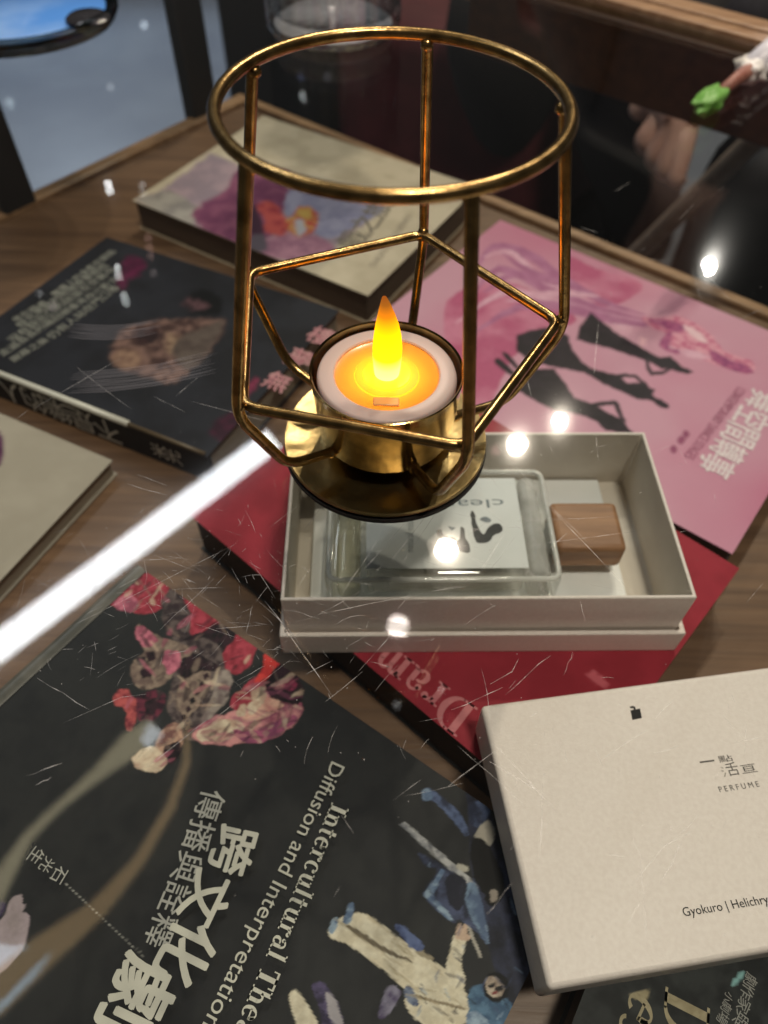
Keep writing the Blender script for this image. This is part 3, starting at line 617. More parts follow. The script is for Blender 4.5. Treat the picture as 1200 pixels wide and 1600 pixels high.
DUSK = ink((176, 104, 134))
pr.text('CONTEMPORARY DANCE STAGES', (1152, 604), (1068, 712), DUSK, height=.005)
for q in ((1052, 702), (1064, 688), (1071, 678)): pr.px([(q[0]-5, q[1]), (q[0], q[1]-6), (q[0]+6, q[1]-1), (q[0]+1, q[1]+6)], ink((150, 80, 112)))
done(pr, pk, .0008, 2.2, 1.2, .05)

# cream book at the back
CRM = ink((206, 194, 172), (190, 178, 156), 25)
F0 = Vector((-.012, .358, 0)); ca, cb = D(148.5, .184), D(60, .142)
ck = book('cream_book', 'cream book with a purple and red painted scene at the shelf corner', F0, ca, cb, ZS, -.08, mat('cream_board', lin((180, 164, 140)), rough=.6), PAPERD)
pr = cover(ck, -.08, F0, ca, cb, CRM)
pr.px([(214, 313), (250, 300), (330, 240), (400, 270), (470, 300), (590, 330), (500, 408), (430, 402), (380, 392), (300, 352)], ink((172, 150, 160), (150, 134, 146), 22), False)
pr.px([(214, 312), (262, 296), (300, 318), (330, 330), (300, 350), (250, 332)], ink((168, 162, 156), (140, 134, 132), 30), False)
pr.px([(300, 338), (350, 300), (372, 268), (420, 262), (470, 284), (440, 330), (420, 372), (380, 392)], ink((142, 84, 112), (118, 64, 96), 40))
pr.px([(470, 290), (600, 320), (560, 350), (510, 372), (470, 350), (445, 330)], ink((160, 160, 186), (140, 140, 170), 40))
pr.px([(395, 388), (440, 366), (500, 372), (520, 392), (470, 408), (420, 400)], ink((178, 130, 150), (150, 104, 128), 40))
pr.px([(400, 322), (425, 316), (440, 335), (452, 350), (440, 368), (410, 360), (416, 345)], ink((190, 88, 84), (160, 62, 70), 60))
pr.px([(385, 325), (398, 322), (412, 370), (392, 366)], ink((70, 44, 62)))
pr.px([(452, 342), (470, 324), (492, 330), (496, 352), (480, 368), (460, 366), (446, 352)], ink((178, 66, 64), (196, 150, 90), 100))
pr.px([(462, 346), (474, 344), (476, 362), (466, 366)], ink((176, 176, 186))); pr.px([(466, 330), (480, 328), (486, 338), (474, 340)], ink((196, 164, 90)))
pr.px([(380, 375), (412, 368), (416, 388), (396, 392)], ink((92, 84, 96)))
for ch, a_, b_ in (('戲', (560, 392), (578, 366)), ('之', (580, 366), (597, 342)), ('旅', (598, 342), (614, 320))):
    pr.text(ch, a_, b_, ink((120, 112, 100)), bold=.01)
pr.text('THEATRE JOURNEY', (586, 420), (646, 336), ink((156, 146, 132)), height=.006)
done(pr, ck, .001, 4, 2.5, .03)

# dark book with the face and the lettered spine
DKC = ink((32, 32, 37), (40, 41, 48), 18)
Q0 = Vector((-.083, .233, 0)); da, db = D(155.5, .162), D(63.5, .124)
dk = book('dark_book', 'thick dark book with a dim portrait, grey text lines and a handwritten spine title', Q0, da, db, ZS, -.08, DKC, PAPER)
pr = cover(dk, -.08, Q0, da, db, DKC)
GTX = ink((140, 140, 132), (120, 120, 114), 200)
rows = [((87, 463), (182, 393)), ((24, 503), (74, 474)), ((33, 512), (170, 415)), ((20, 535), (181, 422)), ((5, 557), (186, 437)), ((22, 566), (77, 532)), ((82, 530), (188, 450))]
lines = ['舞臺上的身影在說話', '坐在暗處', '燈光亮起的時候故事開始', '沒有說出口的話留在空氣中', '走過長長的路回頭看見自己影子', '謝幕之後', '仍有人站在門口等']
for (a_, b_), s_ in zip(rows, lines): pr.text(s_, a_, b_, GTX, bold=.02)
pr.px([(184, 438), (196, 404), (228, 408), (222, 424), (200, 440), (190, 452)], ink((96, 30, 66), (70, 24, 50), 60))
FC = ink((126, 98, 90), (70, 50, 48), 60, dist=.3)
pr.px([(172, 560), (182, 530), (210, 508), (260, 500), (310, 498), (352, 502), (340, 530), (300, 575), (270, 598), (235, 590), (190, 576)], FC)
pr.px([(175, 560), (196, 545), (220, 556), (216, 572), (190, 574)], ink((150, 120, 102), (120, 92, 80), 80))
pr.px([(215, 514), (246, 512), (248, 530), (226, 540), (214, 530)], ink((62, 40, 40), (44, 30, 32), 80)); pr.px([(262, 520), (284, 532), (278, 550), (262, 548)], ink((150, 124, 104), (110, 86, 74), 120))
pr.px([(270, 540), (320, 510), (350, 504), (330, 540), (300, 575), (282, 570)], ink((96, 84, 78), (80, 68, 64), 60))
strokes(50, 170, 495, 350, 600, (-20, 10, 40), [ink((60, 42, 42)), ink((150, 124, 110)), ink((90, 66, 62))], 6, 26, 1, 4, .5) if False else None
pr.px([(285, 474), (300, 462), (322, 466), (334, 476), (316, 484), (294, 482)], ink((98, 70, 76), (52, 38, 42), 80))
pr.px([(296, 462), (320, 452), (345, 466), (340, 490), (300, 488), (330, 478)], ink((14, 14, 16)))
for (a_, b_), s_ in ((((398, 598), (448, 548)), '凡'), (((432, 576), (476, 526)), '夜')): pass
VIO = ink((150, 62, 92), (120, 44, 72), 80); PNT = ink((208, 160, 160), (180, 110, 124), 120)
for i, ch in enumerate('無夢樓'):
    x, y = 408+i*34, 600-i*36; pr.text(ch, (x, y), (x+34, y+13), PNT, bold=.02)
pr.px([(372, 618), (396, 592), (402, 598), (378, 628)], VIO); pr.px([(330, 668), (368, 640), (376, 652), (350, 690)], ink((70, 26, 48), (50, 22, 38), 60))
done(pr, dk, .001, 5, 3, .02)
# the lettered spine faces the viewer
na = -D(155.5+90-180)    # outward normal of the spine side
nv = D(155.5-90) * -1; nv = D(245.5)
sp = bmesh.new(); sx = D(155.5); so_ = Q0 + nv*.0010
def spq(u0, u1, z0, z1, off, mi):
    vs = [sp.verts.new(so_+sx*u+nv*off+Vector((0, 0, z))) for u, z in ((u0, z0), (u0, z1), (u1, z1), (u1, z0))]
    f = sp.faces.new(vs); f.material_index = mi; f.normal_update()
    if f.normal.dot(nv) < 0: f.normal_flip()
box(sp, Q0+nv*.0010, sx*.162, -nv*.0022, ZS+.0001, -.0803, 0)
def sptext(ch, uc, zc, size, rot, k):
    size *= 1.2; pl = glyphs(ch); xs = [q[0] for p in pl for q in p]; ys = [q[1] for p in pl for q in p]; cx_, cy_ = (min(xs)+max(xs))/2, (min(ys)+max(ys))/2
    for p in pl:
        vs = []
        for x, y in p:
            x, y = (x-cx_)*size, (y-cy_)*size; xr, yr = x*math.cos(rot)-y*math.sin(rot), x*math.sin(rot)+y*math.cos(rot)
            vs.append(sp.verts.new(so_ - sx*(-uc+xr) + nv*(.0002+k*.00003) + Vector((0, 0, zc+yr))))
        f = sp.faces.new(vs); f.material_index = 1; f.normal_update()
        if f.normal.dot(nv) < 0: f.normal_flip()
for i, (ch, u_) in enumerate((('不', .062), ('是', .078), ('樂', .093), ('的', .109), ('人', .125))): sptext(ch, u_, -.0905, .0145, PI, i)
for i, (ch, u_) in enumerate((('米', .030), ('光', .022))): sptext(ch, u_, -.0905, .009, PI/2, 6+i)
obj('spine', sp, [DKC, ink((250, 248, 240), (240, 238, 230), 150)], dk)
bm = bmesh.new(); tube_bm(bm, [Q0+sx*u+nv*.0004+Vector((0, 0, -.0797)) for u in (.046, .10, .162)], .0016, 10); obj('spine_glint', bm, mat('glint_band', (.74, .72, .64), rough=.25), dk, smooth=True)  # pale tube paints the light reflected along the spine's top edge
bm = bmesh.new(); tube_bm(bm, [Q0+sx*u+nv*.0004+Vector((0, 0, -.0799)) for u in (.002, .02, .046)], .0011, 10); obj('spine_edge', bm, mat('brown_band', (.12, .085, .05), rough=.4), dk, smooth=True)

# pale booklet at the left
WB = ink((176, 168, 154), (168, 160, 146), 20)
w0 = Vector((-.132, .237, 0)); wa, wb = D(155, .13), D(246, .15)
wk = book('pale_booklet', 'plain pale grey booklet with one purple round spot beside the dark book spine', w0, wa, wb, ZS, -.09, WB, PAPER)
pr = cover(wk, -.09, w0, wa, wb, WB)
pr.px([(-30, 690), (-8, 672), (3, 684), (5, 705), (-2, 728), (-30, 736)], ink((92, 44, 84), (70, 34, 66), 50)); done(pr, wk, .0015)

# dark grey book under the lid
GB = ink((58, 62, 62), (36, 39, 40), 70, rough=.3)
g0 = Vector((.0715, .0355, 0))*KS+D(59, .036); ga, gb = D(-33, .17), D(-121, .16)
gk = book('grey_book', 'mottled charcoal book with cream italic letters lying partly under the box lid', g0, ga, gb, ZS, -.078, GB, PAPERD)
pr = cover(gk, -.078, g0, ga, gb, GB)
GOLD = ink((196, 184, 150), (170, 158, 124), 120)
pr.text('', (1000, 1534), (955, 1625), GOLD, mesh=serif('mes', .02, .18), height=.0165) if False else None
pr.text('', (990, 1545), (962, 1606), GOLD, mesh=serif('es', .02, .2))
pr.px([(985, 1555), (1002, 1550), (1014, 1548), (1012, 1560), (1000, 1562)], GOLD)
pr.text('', (1040, 1541), (1034, 1612), GOLD, mesh=serif('D', .02, .12))
for ch, a_, b_ in (('劇', (1168, 1518), (1162, 1536)), ('作', (1163, 1536), (1156, 1554)), ('家', (1158, 1556), (1150, 1574)), ('與', (1153, 1576), (1144, 1596)), ('小', (1136, 1548), (1130, 1560)), ('劇', (1132, 1562), (1126, 1576)), ('場', (1126, 1578), (1119, 1594))):
    pr.text(ch, a_, b_, ink((170, 170, 164)))
pr.px([(1142, 1538), (1160, 1516), (1165, 1519), (1148, 1541)], ink((150, 200, 200)), False)
done(pr, gk, .0008)

# ------------------------------------------------------------------ perfume box, bottle, lid
ang = 1.9; bx, by = D(ang), D(ang+90)
bo = Vector((-.0365, .1372, 0))*KS
PB = thing('perfume_box', 'open beige cardboard box holding a perfume bottle on the red book', 'box', bo+bx*.075+by*.04+Vector((0, 0, -0.07493)))
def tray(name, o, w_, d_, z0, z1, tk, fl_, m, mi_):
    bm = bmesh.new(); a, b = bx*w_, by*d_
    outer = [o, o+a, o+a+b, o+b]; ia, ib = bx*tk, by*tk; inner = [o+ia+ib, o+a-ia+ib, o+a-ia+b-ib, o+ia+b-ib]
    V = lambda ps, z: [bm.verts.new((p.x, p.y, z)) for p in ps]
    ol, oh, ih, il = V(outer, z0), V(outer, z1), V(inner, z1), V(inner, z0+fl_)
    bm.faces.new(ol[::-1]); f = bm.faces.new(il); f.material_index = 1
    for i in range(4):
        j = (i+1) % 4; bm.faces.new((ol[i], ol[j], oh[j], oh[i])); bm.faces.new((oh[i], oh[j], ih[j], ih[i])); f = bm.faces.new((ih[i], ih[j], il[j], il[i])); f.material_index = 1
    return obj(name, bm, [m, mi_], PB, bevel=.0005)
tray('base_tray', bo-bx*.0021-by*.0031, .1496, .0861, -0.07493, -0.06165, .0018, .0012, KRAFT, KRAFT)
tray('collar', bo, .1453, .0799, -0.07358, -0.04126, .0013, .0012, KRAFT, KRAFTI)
bm = bmesh.new(); box(bm, bo+bx*.0075+by*.0022, bx*.1245, by*.0752, -0.07224, -0.06868)
obj('insert_card', bm, mat('white_card', (.84, .86, .84), (.90, .90, .88), rough=.5, scale=50, bump=.2, bscale=90), PB, bevel=.0006)
# bottle
bc = bo + bx*.0582 + by*.0385     # middle of the glass body
BT = thing('perfume_bottle', 'flat clear glass perfume bottle with white label and square wooden cap lying in the box', 'bottle', bc+Vector((0, 0, -0.06848)))
Z3 = Vector((0, 0, 1))
bm = bmesh.new(); obox(bm, bc+Vector((0, 0, -0.05713)), bx, by, Z3, .0880, .0545, .0216); gl_ = obj('body', bm, VESSEL, BT, bevel=.005, seg=4)
bm = bmesh.new(); obox(bm, bc+bx*.0015+Vector((0, 0, -0.05713)), bx, by, Z3, .0600, .0450, .0150)
q = mat('lightened_glass', (.80, .78, .71), (.86, .84, .78), rough=.10, scale=60).node_tree.nodes['Principled BSDF'].inputs; q['Alpha'].default_value = .32  # pale colour lightens the zone that lies in the label's shadow
obj('inner_wall', bm, MC['lightened_glass'], BT, bevel=.003, seg=3)
bm = bmesh.new(); obox(bm, bc-bx*.0352+Vector((0, 0, -0.05713)), bx, by, Z3, .009, .049, .016); obj('glass_foot', bm, clear_glass('foot_glass', tint=(.98, .97, .92), edge=(.70, .68, .58), f0=.07, facing=1.2), BT, bevel=.003, seg=3)
LBL = mat('label_paper', (.66, .69, .68), (.70, .73, .72), rough=.55, scale=80)
pr = Printed(-0.04597); lc = bc+bx*.0015
box(pr.bm, lc-bx*.0300-by*.0226, bx*.0595, by*.0430, -0.04626, -0.04597, pr.mi(LBL))
DKI = ink((40, 46, 48), (28, 32, 34), 200)
GLY = ink((112, 124, 130))
pr.text('clean', (786, 780), (690, 782), GLY, height=.0042)
pr.jit = 2.0
pr.px([(736, 800), (742, 802), (746, 822), (756, 834), (762, 826), (774, 818), (782, 820), (784, 830), (772, 836), (768, 844), (752, 850), (744, 846), (738, 826)], DKI)
pr.px([(750, 812), (760, 808), (768, 812), (760, 816)], GLY); pr.px([(720, 824), (726, 828), (728, 842), (734, 852), (732, 864), (720, 862), (712, 848), (718, 842)], DKI)
pr.px([(682, 830), (690, 828), (694, 836), (712, 842), (708, 850), (696, 846), (686, 840)], DKI); pr.px([(700, 822), (712, 824), (706, 828)], GLY); pr.px([(696, 852), (706, 856), (700, 864), (690, 860)], DKI)
pr.text('natural mist', (646, 862), (646, 812), ink((160, 168, 170)), height=.003)
obj('label', pr.bm, pr.mats, BT)
bm = bmesh.new(); obox(bm, bc+bx*.0365+Vector((0, 0, -.05713)), bx, by, Z3, .0075, .0480, .0180)
q = mat('shoulder_highlight', (.70, .69, .66), (.82, .81, .78), rough=.08, scale=300, bump=1.0, bscale=260, spec=.9).node_tree.nodes['Principled BSDF'].inputs; q['Alpha'].default_value = .42  # whitish colour stands in for the bright highlight on the shoulder
q2 = mat('rim_highlight', (.80, .80, .76), (.90, .90, .87), rough=.08, scale=220, spec=.9).node_tree.nodes['Principled BSDF'].inputs; q2['Alpha'].default_value = .5
for z_ in (-.0485, -.0655):  # added pale tubes paint a highlight round the body's rims
    rb2 = bmesh.new(); co = [bc+bx*(.0425*i_)+by*(.0258*j_)+Vector((0, 0, z_)) for i_, j_ in ((-1, -1), (1, -1), (1, 1), (-1, 1))]; lp = []
    for q_ in range(4):
        p_, n0, n1 = co[q_], (co[q_-1]-co[q_]).normalized()*.004, (co[(q_+1) % 4]-co[q_]).normalized()*.004
        lp += [p_+n0*(1-t)**2+n1*t*t for t in (0, .25, .5, .75, 1)]
    tube_bm(rb2, lp, .0011, 8, True); obj('rim_highlight', rb2, MC['rim_highlight'], BT, smooth=True)
obj('shoulder', bm, MC['shoulder_highlight'], BT, bevel=.003, seg=3)
bm = bmesh.new(); obox(bm, bc+bx*.0446+Vector((0, 0, -0.05713)), bx, by, Z3, .003, .012, .010); obj('collar_ring', bm, mat('clear_plastic', (.55, .56, .55), rough=.15), BT, bevel=.001)
bm = bmesh.new(); obox(bm, bc+bx*.0578+by*.0002+Vector((0, 0, -0.05665)), bx, by, Z3, .0268, .0232, .0130); obj('cap', bm, CAPW, BT, bevel=.0022, seg=3)
# small glints: bubbles in the glass foot
# lid
la = 9.3; lx, ly = D(la), D(la+90); lo_ = Vector((.0487, .0218, 0))*KS
LD = thing('box_lid', 'large beige cardboard lid printed with a small dark bottle mark and perfume lettering', 'lid', lo_+lx*.07+ly*.04+Vector((0, 0, -0.07445)))
ZL = -0.05396
bm = bmesh.new(); a, b = lx*.1510, ly*.0810; box(bm, lo_, a, b, -0.07445, ZL); obj('shell', bm, KRAFT, LD, bevel=.0016, seg=3)
pr = Printed(ZL); 
BLK = ink((24, 24, 26)); GRK = ink((92, 88, 84)); FADE = ink((150, 142, 132))
pr.px([(985, 1110), (1000, 1107), (1003, 1122), (988, 1125)], BLK, False); pr.px([(989, 1105), (992, 1104), (994, 1110), (991, 1111)], BLK, False); pr.px([(984, 1104), (990, 1103), (991, 1106), (985, 1107)], BLK, False)
pr.px([(1093, 1190), (1116, 1187), (1116, 1189.6), (1094, 1192.4)], GRK, False)
pr.text('點', (1124, 1191), (1146, 1188), GRK, height=.0021); pr.text('舌', (1138, 1211), (1157, 1208.5), GRK); pr.text('亘', (1160, 1208.5), (1184, 1205), GRK, height=.0026)
pr.text('氵', (1130, 1213), (1136, 1212), FADE)
pr.text('P E R F U M E', (1125, 1238), (1187, 1229), GRK, height=.0017)
pr.text('Gyokuro | Helichrysum', (1069, 1432), (1229, 1407), BLK)
obj('lettering', pr.bm, pr.mats, LD)

# ------------------------------------------------------------------ brass candle holder
CH = Vector((-.0001, .1676, 0))
HOLD = thing('candle_holder', 'brass wire candle holder with round top ring standing on the scratched glass', 'candle holder', CH)
PH = math.radians(77.6); ZR, RR, WR, ZW, RW, ZB, RB = .1078, .0382, .00150, .0454, .0507, .0172, .0377
def pol(r, k, z): t = PH+k*2*PI/5; return CH+Vector((r*math.cos(t), r*math.sin(t), z))
bm = bmesh.new(); tube_bm(bm, [CH+Vector((RR*math.cos(t*2*PI/96), RR*math.sin(t*2*PI/96), ZR)) for t in range(96)], WR, 18, True); obj('top_ring', bm, BRASSW, HOLD, smooth=True)
for k in range(5):
    pts = fillet([pol(RR-.0002, k, ZR-.0006), pol(RW, k, ZW), pol(RB, k, ZB), pol(.0216, k, .0118)], .006)
    bm = bmesh.new(); tube_bm(bm, pts, WR*1.02, 18)
    for p_, r_ in ((pol(RR-.0006, k, ZR-.0020), .0017), (pol(RW-.0014, k, ZW+.0028), .0018), (pol(.0222, k, .0118), .0020)):      # solder beads
        bmesh.ops.create_icosphere(bm, subdivisions=2, radius=r_, matrix=Matrix.Translation(p_) @ Matrix.Diagonal((1, 1, .8+.3*random.random(), 1)))
    obj('wire_leg', bm, BRASSW, HOLD, auto=50)
pts = []
ring5 = [pol(RW-.0022, k, ZW+.0022) for k in range(5)]
for k in range(5):
    a, b, c = ring5[k-1], ring5[k], ring5[(k+1) % 5]; r_ = .004
    p, q = b+(a-b).normalized()*r_, b+(c-b).normalized()*r_
    pts += [p*(1-t)**2+b*(2*t*(1-t))+q*t*t for t in (0, .2, .4, .6, .8, 1)]
bm = bmesh.new(); tube_bm(bm, pts, WR*.98, 18, True); obj('waist_wire', bm, BRASSW, HOLD, smooth=True)
bm = bmesh.new(); lathe(bm, [(0, .0038), (.012, .0038), (.0185, .0034), (.024, .0034), (.029, .0042), (.0318, .0049), (.0326, .0050), (.0329, .0040), (.0325, .0030), (.030, .0024), (0, .0024)], CH, 96); obj('base_plate', bm, mat('plate_brass', (.22, .165, .07), (.40, .31, .14), rough=.30, metal=1, scale=90, detail=8, bump=.10, bscale=500), HOLD, auto=40)
bm = bmesh.new(); lathe(bm, [(0, .0003), (.0326, .0003), (.0331, .0008), (.0331, .0023), (0, .0023)], CH, 72); obj('foot_pad', bm, BLACK, HOLD)
bm = bmesh.new(); lathe(bm, [(0, .0085), (.0195, .0085), (.0207, .0093), (.0212, .0105), (.0228, .0320), (.02300, .0326), (.0226, .0328), (.0222, .0324), (.0206, .0105), (0, .0100)], CH, 96); obj('cup', bm, BRASS, HOLD, auto=40)
bm = bmesh.new(); lathe(bm, [(0, .0035), (.007, .0035), (.007, .009), (0, .009)], CH, 32); obj('cup_stem', bm, BRASS, HOLD, auto=40)
# LED tealight
TL = thing('tealight', 'white electric tealight with glowing yellow flame inside the brass cup', 'candle', CH+Vector((0, 0, .0101)))
SHELL = mat('tealight_plastic', (.60, .50, .46), rough=.36)
bm = bmesh.new(); lathe(bm, [(.0195, .0102), (.0205, .0110), (.0210, .0280), (.0206, .0292), (.0198, .0297), (.0160, .0297), (.0156, .0293), (.0156, .0280), (.0192, .0276), (.0190, .0110)], CH, 96); 
n = SHELL.node_tree.nodes; L = SHELL.node_tree.links; ms = n.new('ShaderNodeMixShader'); tl = n.new('ShaderNodeBsdfTranslucent'); tl.inputs[0].default_value = (.7, .5, .4, 1)
ms.inputs[0].default_value = .12; L.new(n['Principled BSDF'].outputs[0], ms.inputs[1]); L.new(tl.outputs[0], ms.inputs[2]); L.new(ms.outputs[0], n['Material Output'].inputs[0])
obj('shell', bm, SHELL, TL, auto=40)
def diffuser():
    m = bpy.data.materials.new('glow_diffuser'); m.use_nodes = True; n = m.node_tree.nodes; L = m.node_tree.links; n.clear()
    a = n.new('ShaderNodeBsdfTranslucent'); a.inputs[0].default_value = (.85, .62, .42, 1); b = n.new('ShaderNodeBsdfPrincipled'); b.inputs['Base Color'].default_value = (.50, .27, .07, 1); b.inputs['Roughness'].default_value = .15  # orange base colour paints the LED glow onto white plastic
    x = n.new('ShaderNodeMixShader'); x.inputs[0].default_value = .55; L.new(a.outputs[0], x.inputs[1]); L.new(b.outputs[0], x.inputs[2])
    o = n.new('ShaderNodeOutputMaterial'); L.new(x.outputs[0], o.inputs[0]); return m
bm = bmesh.new(); lathe(bm, [(.0158, .0289), (.0135, .0285), (.0098, .0285), (.0095, .0289), (.0072, .0290), (.0070, .0294), (.0046, .0296), (0, .0296)], CH, 72); obj('glow_tinted_dish', bm, diffuser(), TL, auto=40)
bm = bmesh.new(); obox(bm, CH+Vector((0, -.0115, .0288)), Vector((1, 0, 0)), Vector((0, 1, 0)), Z3, .0076, .0034, .0007); obj('sensor_window', bm, mat('glow_tinted_plastic', (.80, .42, .16), rough=.2), TL, bevel=.0004)  # amber colour puts the LED glow into the window
def flame_mat():
    m = bpy.data.materials.new('flame_glow'); m.use_nodes = True; n = m.node_tree.nodes; L = m.node_tree.links; n.clear()
    tc = n.new('ShaderNodeTexCoord'); sx_ = n.new('ShaderNodeSeparateXYZ'); L.new(tc.outputs['Generated'], sx_.inputs[0])
    r = n.new('ShaderNodeValToRGB'); e = r.color_ramp.elements; e[0].position = 0; e[0].color = (1, .42, .11, 1); e[1].position = 1; e[1].color = (.09, .022, .003, 1)
    for ps, c in ((.16, (1, .46, .08, 1)), (.30, (.82, .32, .003, 1)), (.62, (.66, .24, .001, 1)), (.80, (.28, .075, .002, 1)), (.92, (.11, .033, .003, 1))):
        q = e.new(ps); q.color = c
    L.new(sx_.outputs[2], r.inputs[0]); em = n.new('ShaderNodeEmission'); em.inputs[1].default_value = 4.2; L.new(r.outputs[0], em.inputs[0])
    o = n.new('ShaderNodeOutputMaterial'); L.new(em.outputs[0], o.inputs[0]); return m
bm = bmesh.new(); prof = [(0, .0288), (.0036, .0290), (.0039, .0310), (.0042, .0350), (.0043, .0390), (.0040, .0430), (.0033, .0470), (.0024, .0505), (.0016, .0532), (.0010, .0550), (.0006, .0560), (0, .0563)]
lathe(bm, prof, CH, 32)
for v_ in bm.verts:
    k = max(0, (v_.co.z-.040)/.0165); v_.co.x -= .0012*k*k; v_.co.y += .0004*k
obj('flame', bm, flame_mat(), TL, smooth=True)
TL.location.z += .0017
lamp('POINT', 'led_lamp', CH+Vector((0, 0, .0232)), .045, (1, .36, .008), shadow_soft_size=.0025)

# ------------------------------------------------------------------ tumbler and dish on the glass
tcn = Vector((-.038, .5155, 0))
TB = thing('glass_tumbler', 'clear ribbed glass tumbler with a thick base behind the brass ring', 'glass', tcn)
bm = bmesh.new(); n_ = 96; prof = [(0, .001), (.034, .0006), (.0385, .002), (.0402, .006), (.0405, .012), (.0410, .09), (.0402, .0905), (.0392, .09), (.0385, .014), (.035, .011), (0, .010)]
lathe(bm, prof, tcn, n_)
for v_ in bm.verts:
    d = Vector((v_.co.x-tcn.x, v_.co.y-tcn.y)); r_ = d.length
    if r_ > .038 and .004 < v_.co.z < .086:
        s_ = 1+.022*math.cos(24*math.atan2(d.y, d.x)); v_.co.x = tcn.x+d.x*s_; v_.co.y = tcn.y+d.y*s_
obj('body', bm, clear_glass('crystal', tint=(.96, .97, .98), edge=(.70, .73, .76), f0=.16, facing=1.5, rough=.05, film=.35), TB, auto=50)
bm = bmesh.new(); lathe(bm, [(0, .0035), (.030, .0030), (.036, .005), (.030, .0085), (0, .0092)], tcn, 64); obj('thick_base', bm, mat('brightened_base', (.75, .77, .80), (.92, .93, .95), rough=.10, scale=160, spec=.8), TB, auto=60)  # opaque pale colour stands in for light caught in clear glass
dcn = Vector((-.230, .512, 0))
DH = thing('glass_dish', 'round dark rimmed glass dish with a painted blue reflection at the far left', 'dish', dcn)
bm = bmesh.new(); lathe(bm, [(0, .0006), (.050, .0006), (.058, .0030), (.0605, .0080), (.0605, .0120), (.0590, .0130), (.0575, .0110), (.054, .0060), (0, .0055)], dcn, 96)
obj('body', bm, clear_glass('dish_glass', tint=(.45, .50, .50), edge=(.05, .06, .06), f0=.09, facing=1.2), DH, auto=50)
bm = bmesh.new(); lathe(bm, [(0, .0062), (.051, .0066), (.0525, .0078), (.051, .0090), (0, .0082)], dcn, 96); obj('reflection_disc', bm, mat('blue_reflection', (.10, .32, .85), (.26, .48, .92), rough=.15, scale=18, coat=.4), DH, auto=50)  # added disc whose blue colour paints a screen's reflection
bm = bmesh.new(); pc_ = P(138, 30, .0098)
lathe(bm, [(0, .0), (.010, .0), (.013, .0015), (.011, .003), (0, .0036)], Vector((pc_.x, pc_.y, .0092)), 40); obj('dark_stud', bm, mat('dark_gloss', (.03, .03, .035), rough=.08), DH, auto=50)

# ------------------------------------------------------------------ solid stand-in for a green and white reflection in the glass
sg = P(1110, 158, .004)
SG = thing('reflection_shape', 'small lime green, reddish and white shape standing in for a reflection at the right', 'shape', sg)
def blob(c, sx_, sy_, sz_, ax_, seedv, bmv=None):
    b = bmesh.new(); bmesh.ops.create_icosphere(b, subdivisions=3, radius=1)
    ay_ = Vector((-ax_.y, ax_.x, 0))
    for v_ in b.verts:
        k = 1+.55*noise.noise(v_.co*2.1+Vector((seedv, 0, 0)))
        v_.co = c+ax_*(v_.co.x*sx_*k)+ay_*(v_.co.y*sy_*k)+Z3*(v_.co.z*sz_*k)
    return b
pA, pB, pC = P(1092, 172, .005), P(1126, 143, .005), P(1175, 108, .006); pD = P(1215, 75, .007)
axs = (pB-pA).normalized()
obj('bud', blob((pA+pB)/2, (pB-pA).length*.55, .0066, .005, axs, 3.1), mat('lime_blob', (.13, .38, .05), (.24, .52, .13), rough=.5, scale=120), SG, smooth=True)
bm = bmesh.new(); tube_bm(bm, [pB, (pB+pC)/2+Vector((0, 0, .001)), pC], [.0026, .0034, .0050], 12); obj('stem', bm, mat('red_bar', (.30, .11, .08), (.42, .20, .15), rough=.5, scale=150), SG, smooth=True)
obj('tip', blob(pC, .010, .0085, .0065, (pD-pC).normalized(), 7.7), mat('white_tip', (.80, .78, .70), (.86, .85, .84), rough=.4, scale=90), SG, smooth=True)
bm = bmesh.new(); tube_bm(bm, [pC, pD, pD+(pD-pC)], [.0075, .0085, .0085], 16); obj('white_tube', bm, mat('white_plastic', (.78, .78, .84), rough=.35), SG, smooth=True)

# ------------------------------------------------------------------ beyond the table: sofa, seated person, rod, dark block for floor shadows
SF = thing('sofa', 'maroon upholstered sofa with black arm behind the table', 'sofa', UV(-.2, 1.05, -.5))
MAR = mat('maroon_velvet', (.075, .009, .012), (.11, .016, .02), rough=.75, scale=30); BLKF = mat('black_cloth', (.006, .006, .007), (.010, .010, .011), rough=.8, scale=300)
us = PV(515, 150, .78).dot(E1); ul = PV(352, 100, .78).dot(E1); uw = PV(845, 300, .78).dot(E1)-us
bm = bmesh.new(); box(bm, UV(us, .78, 0), E1*uw, E2*.55, -.36, -.15); obj('seat_cushion', bm, MAR, SF, bevel=.03, seg=4)
bm = bmesh.new(); box(bm, UV(us, .80, 0), E1*uw, E2*.53, -.46, -.363); obj('base', bm, BLKF, SF, bevel=.01)
bm = bmesh.new(); box(bm, UV(us, 1.22, 0), E1*uw, E2*.14, -.148, .30); obj('backrest', bm, MAR, SF, bevel=.04, seg=4)
bm = bmesh.new(); box(bm, UV(ul, .77, 0), E1*(us-ul-.003), E2*.59, -.46, .02); obj('armrest', bm, BLKF, SF, bevel=.02, seg=4)
for i in (0, 1):
    for j in (0, 1):
        bm = bmesh.new(); box(bm, UV(us+.04+i*(uw-.12), .83+j*.44, 0), E1*.04, E2*.04, -.5, -.461); obj('leg', bm, BLKF, SF)

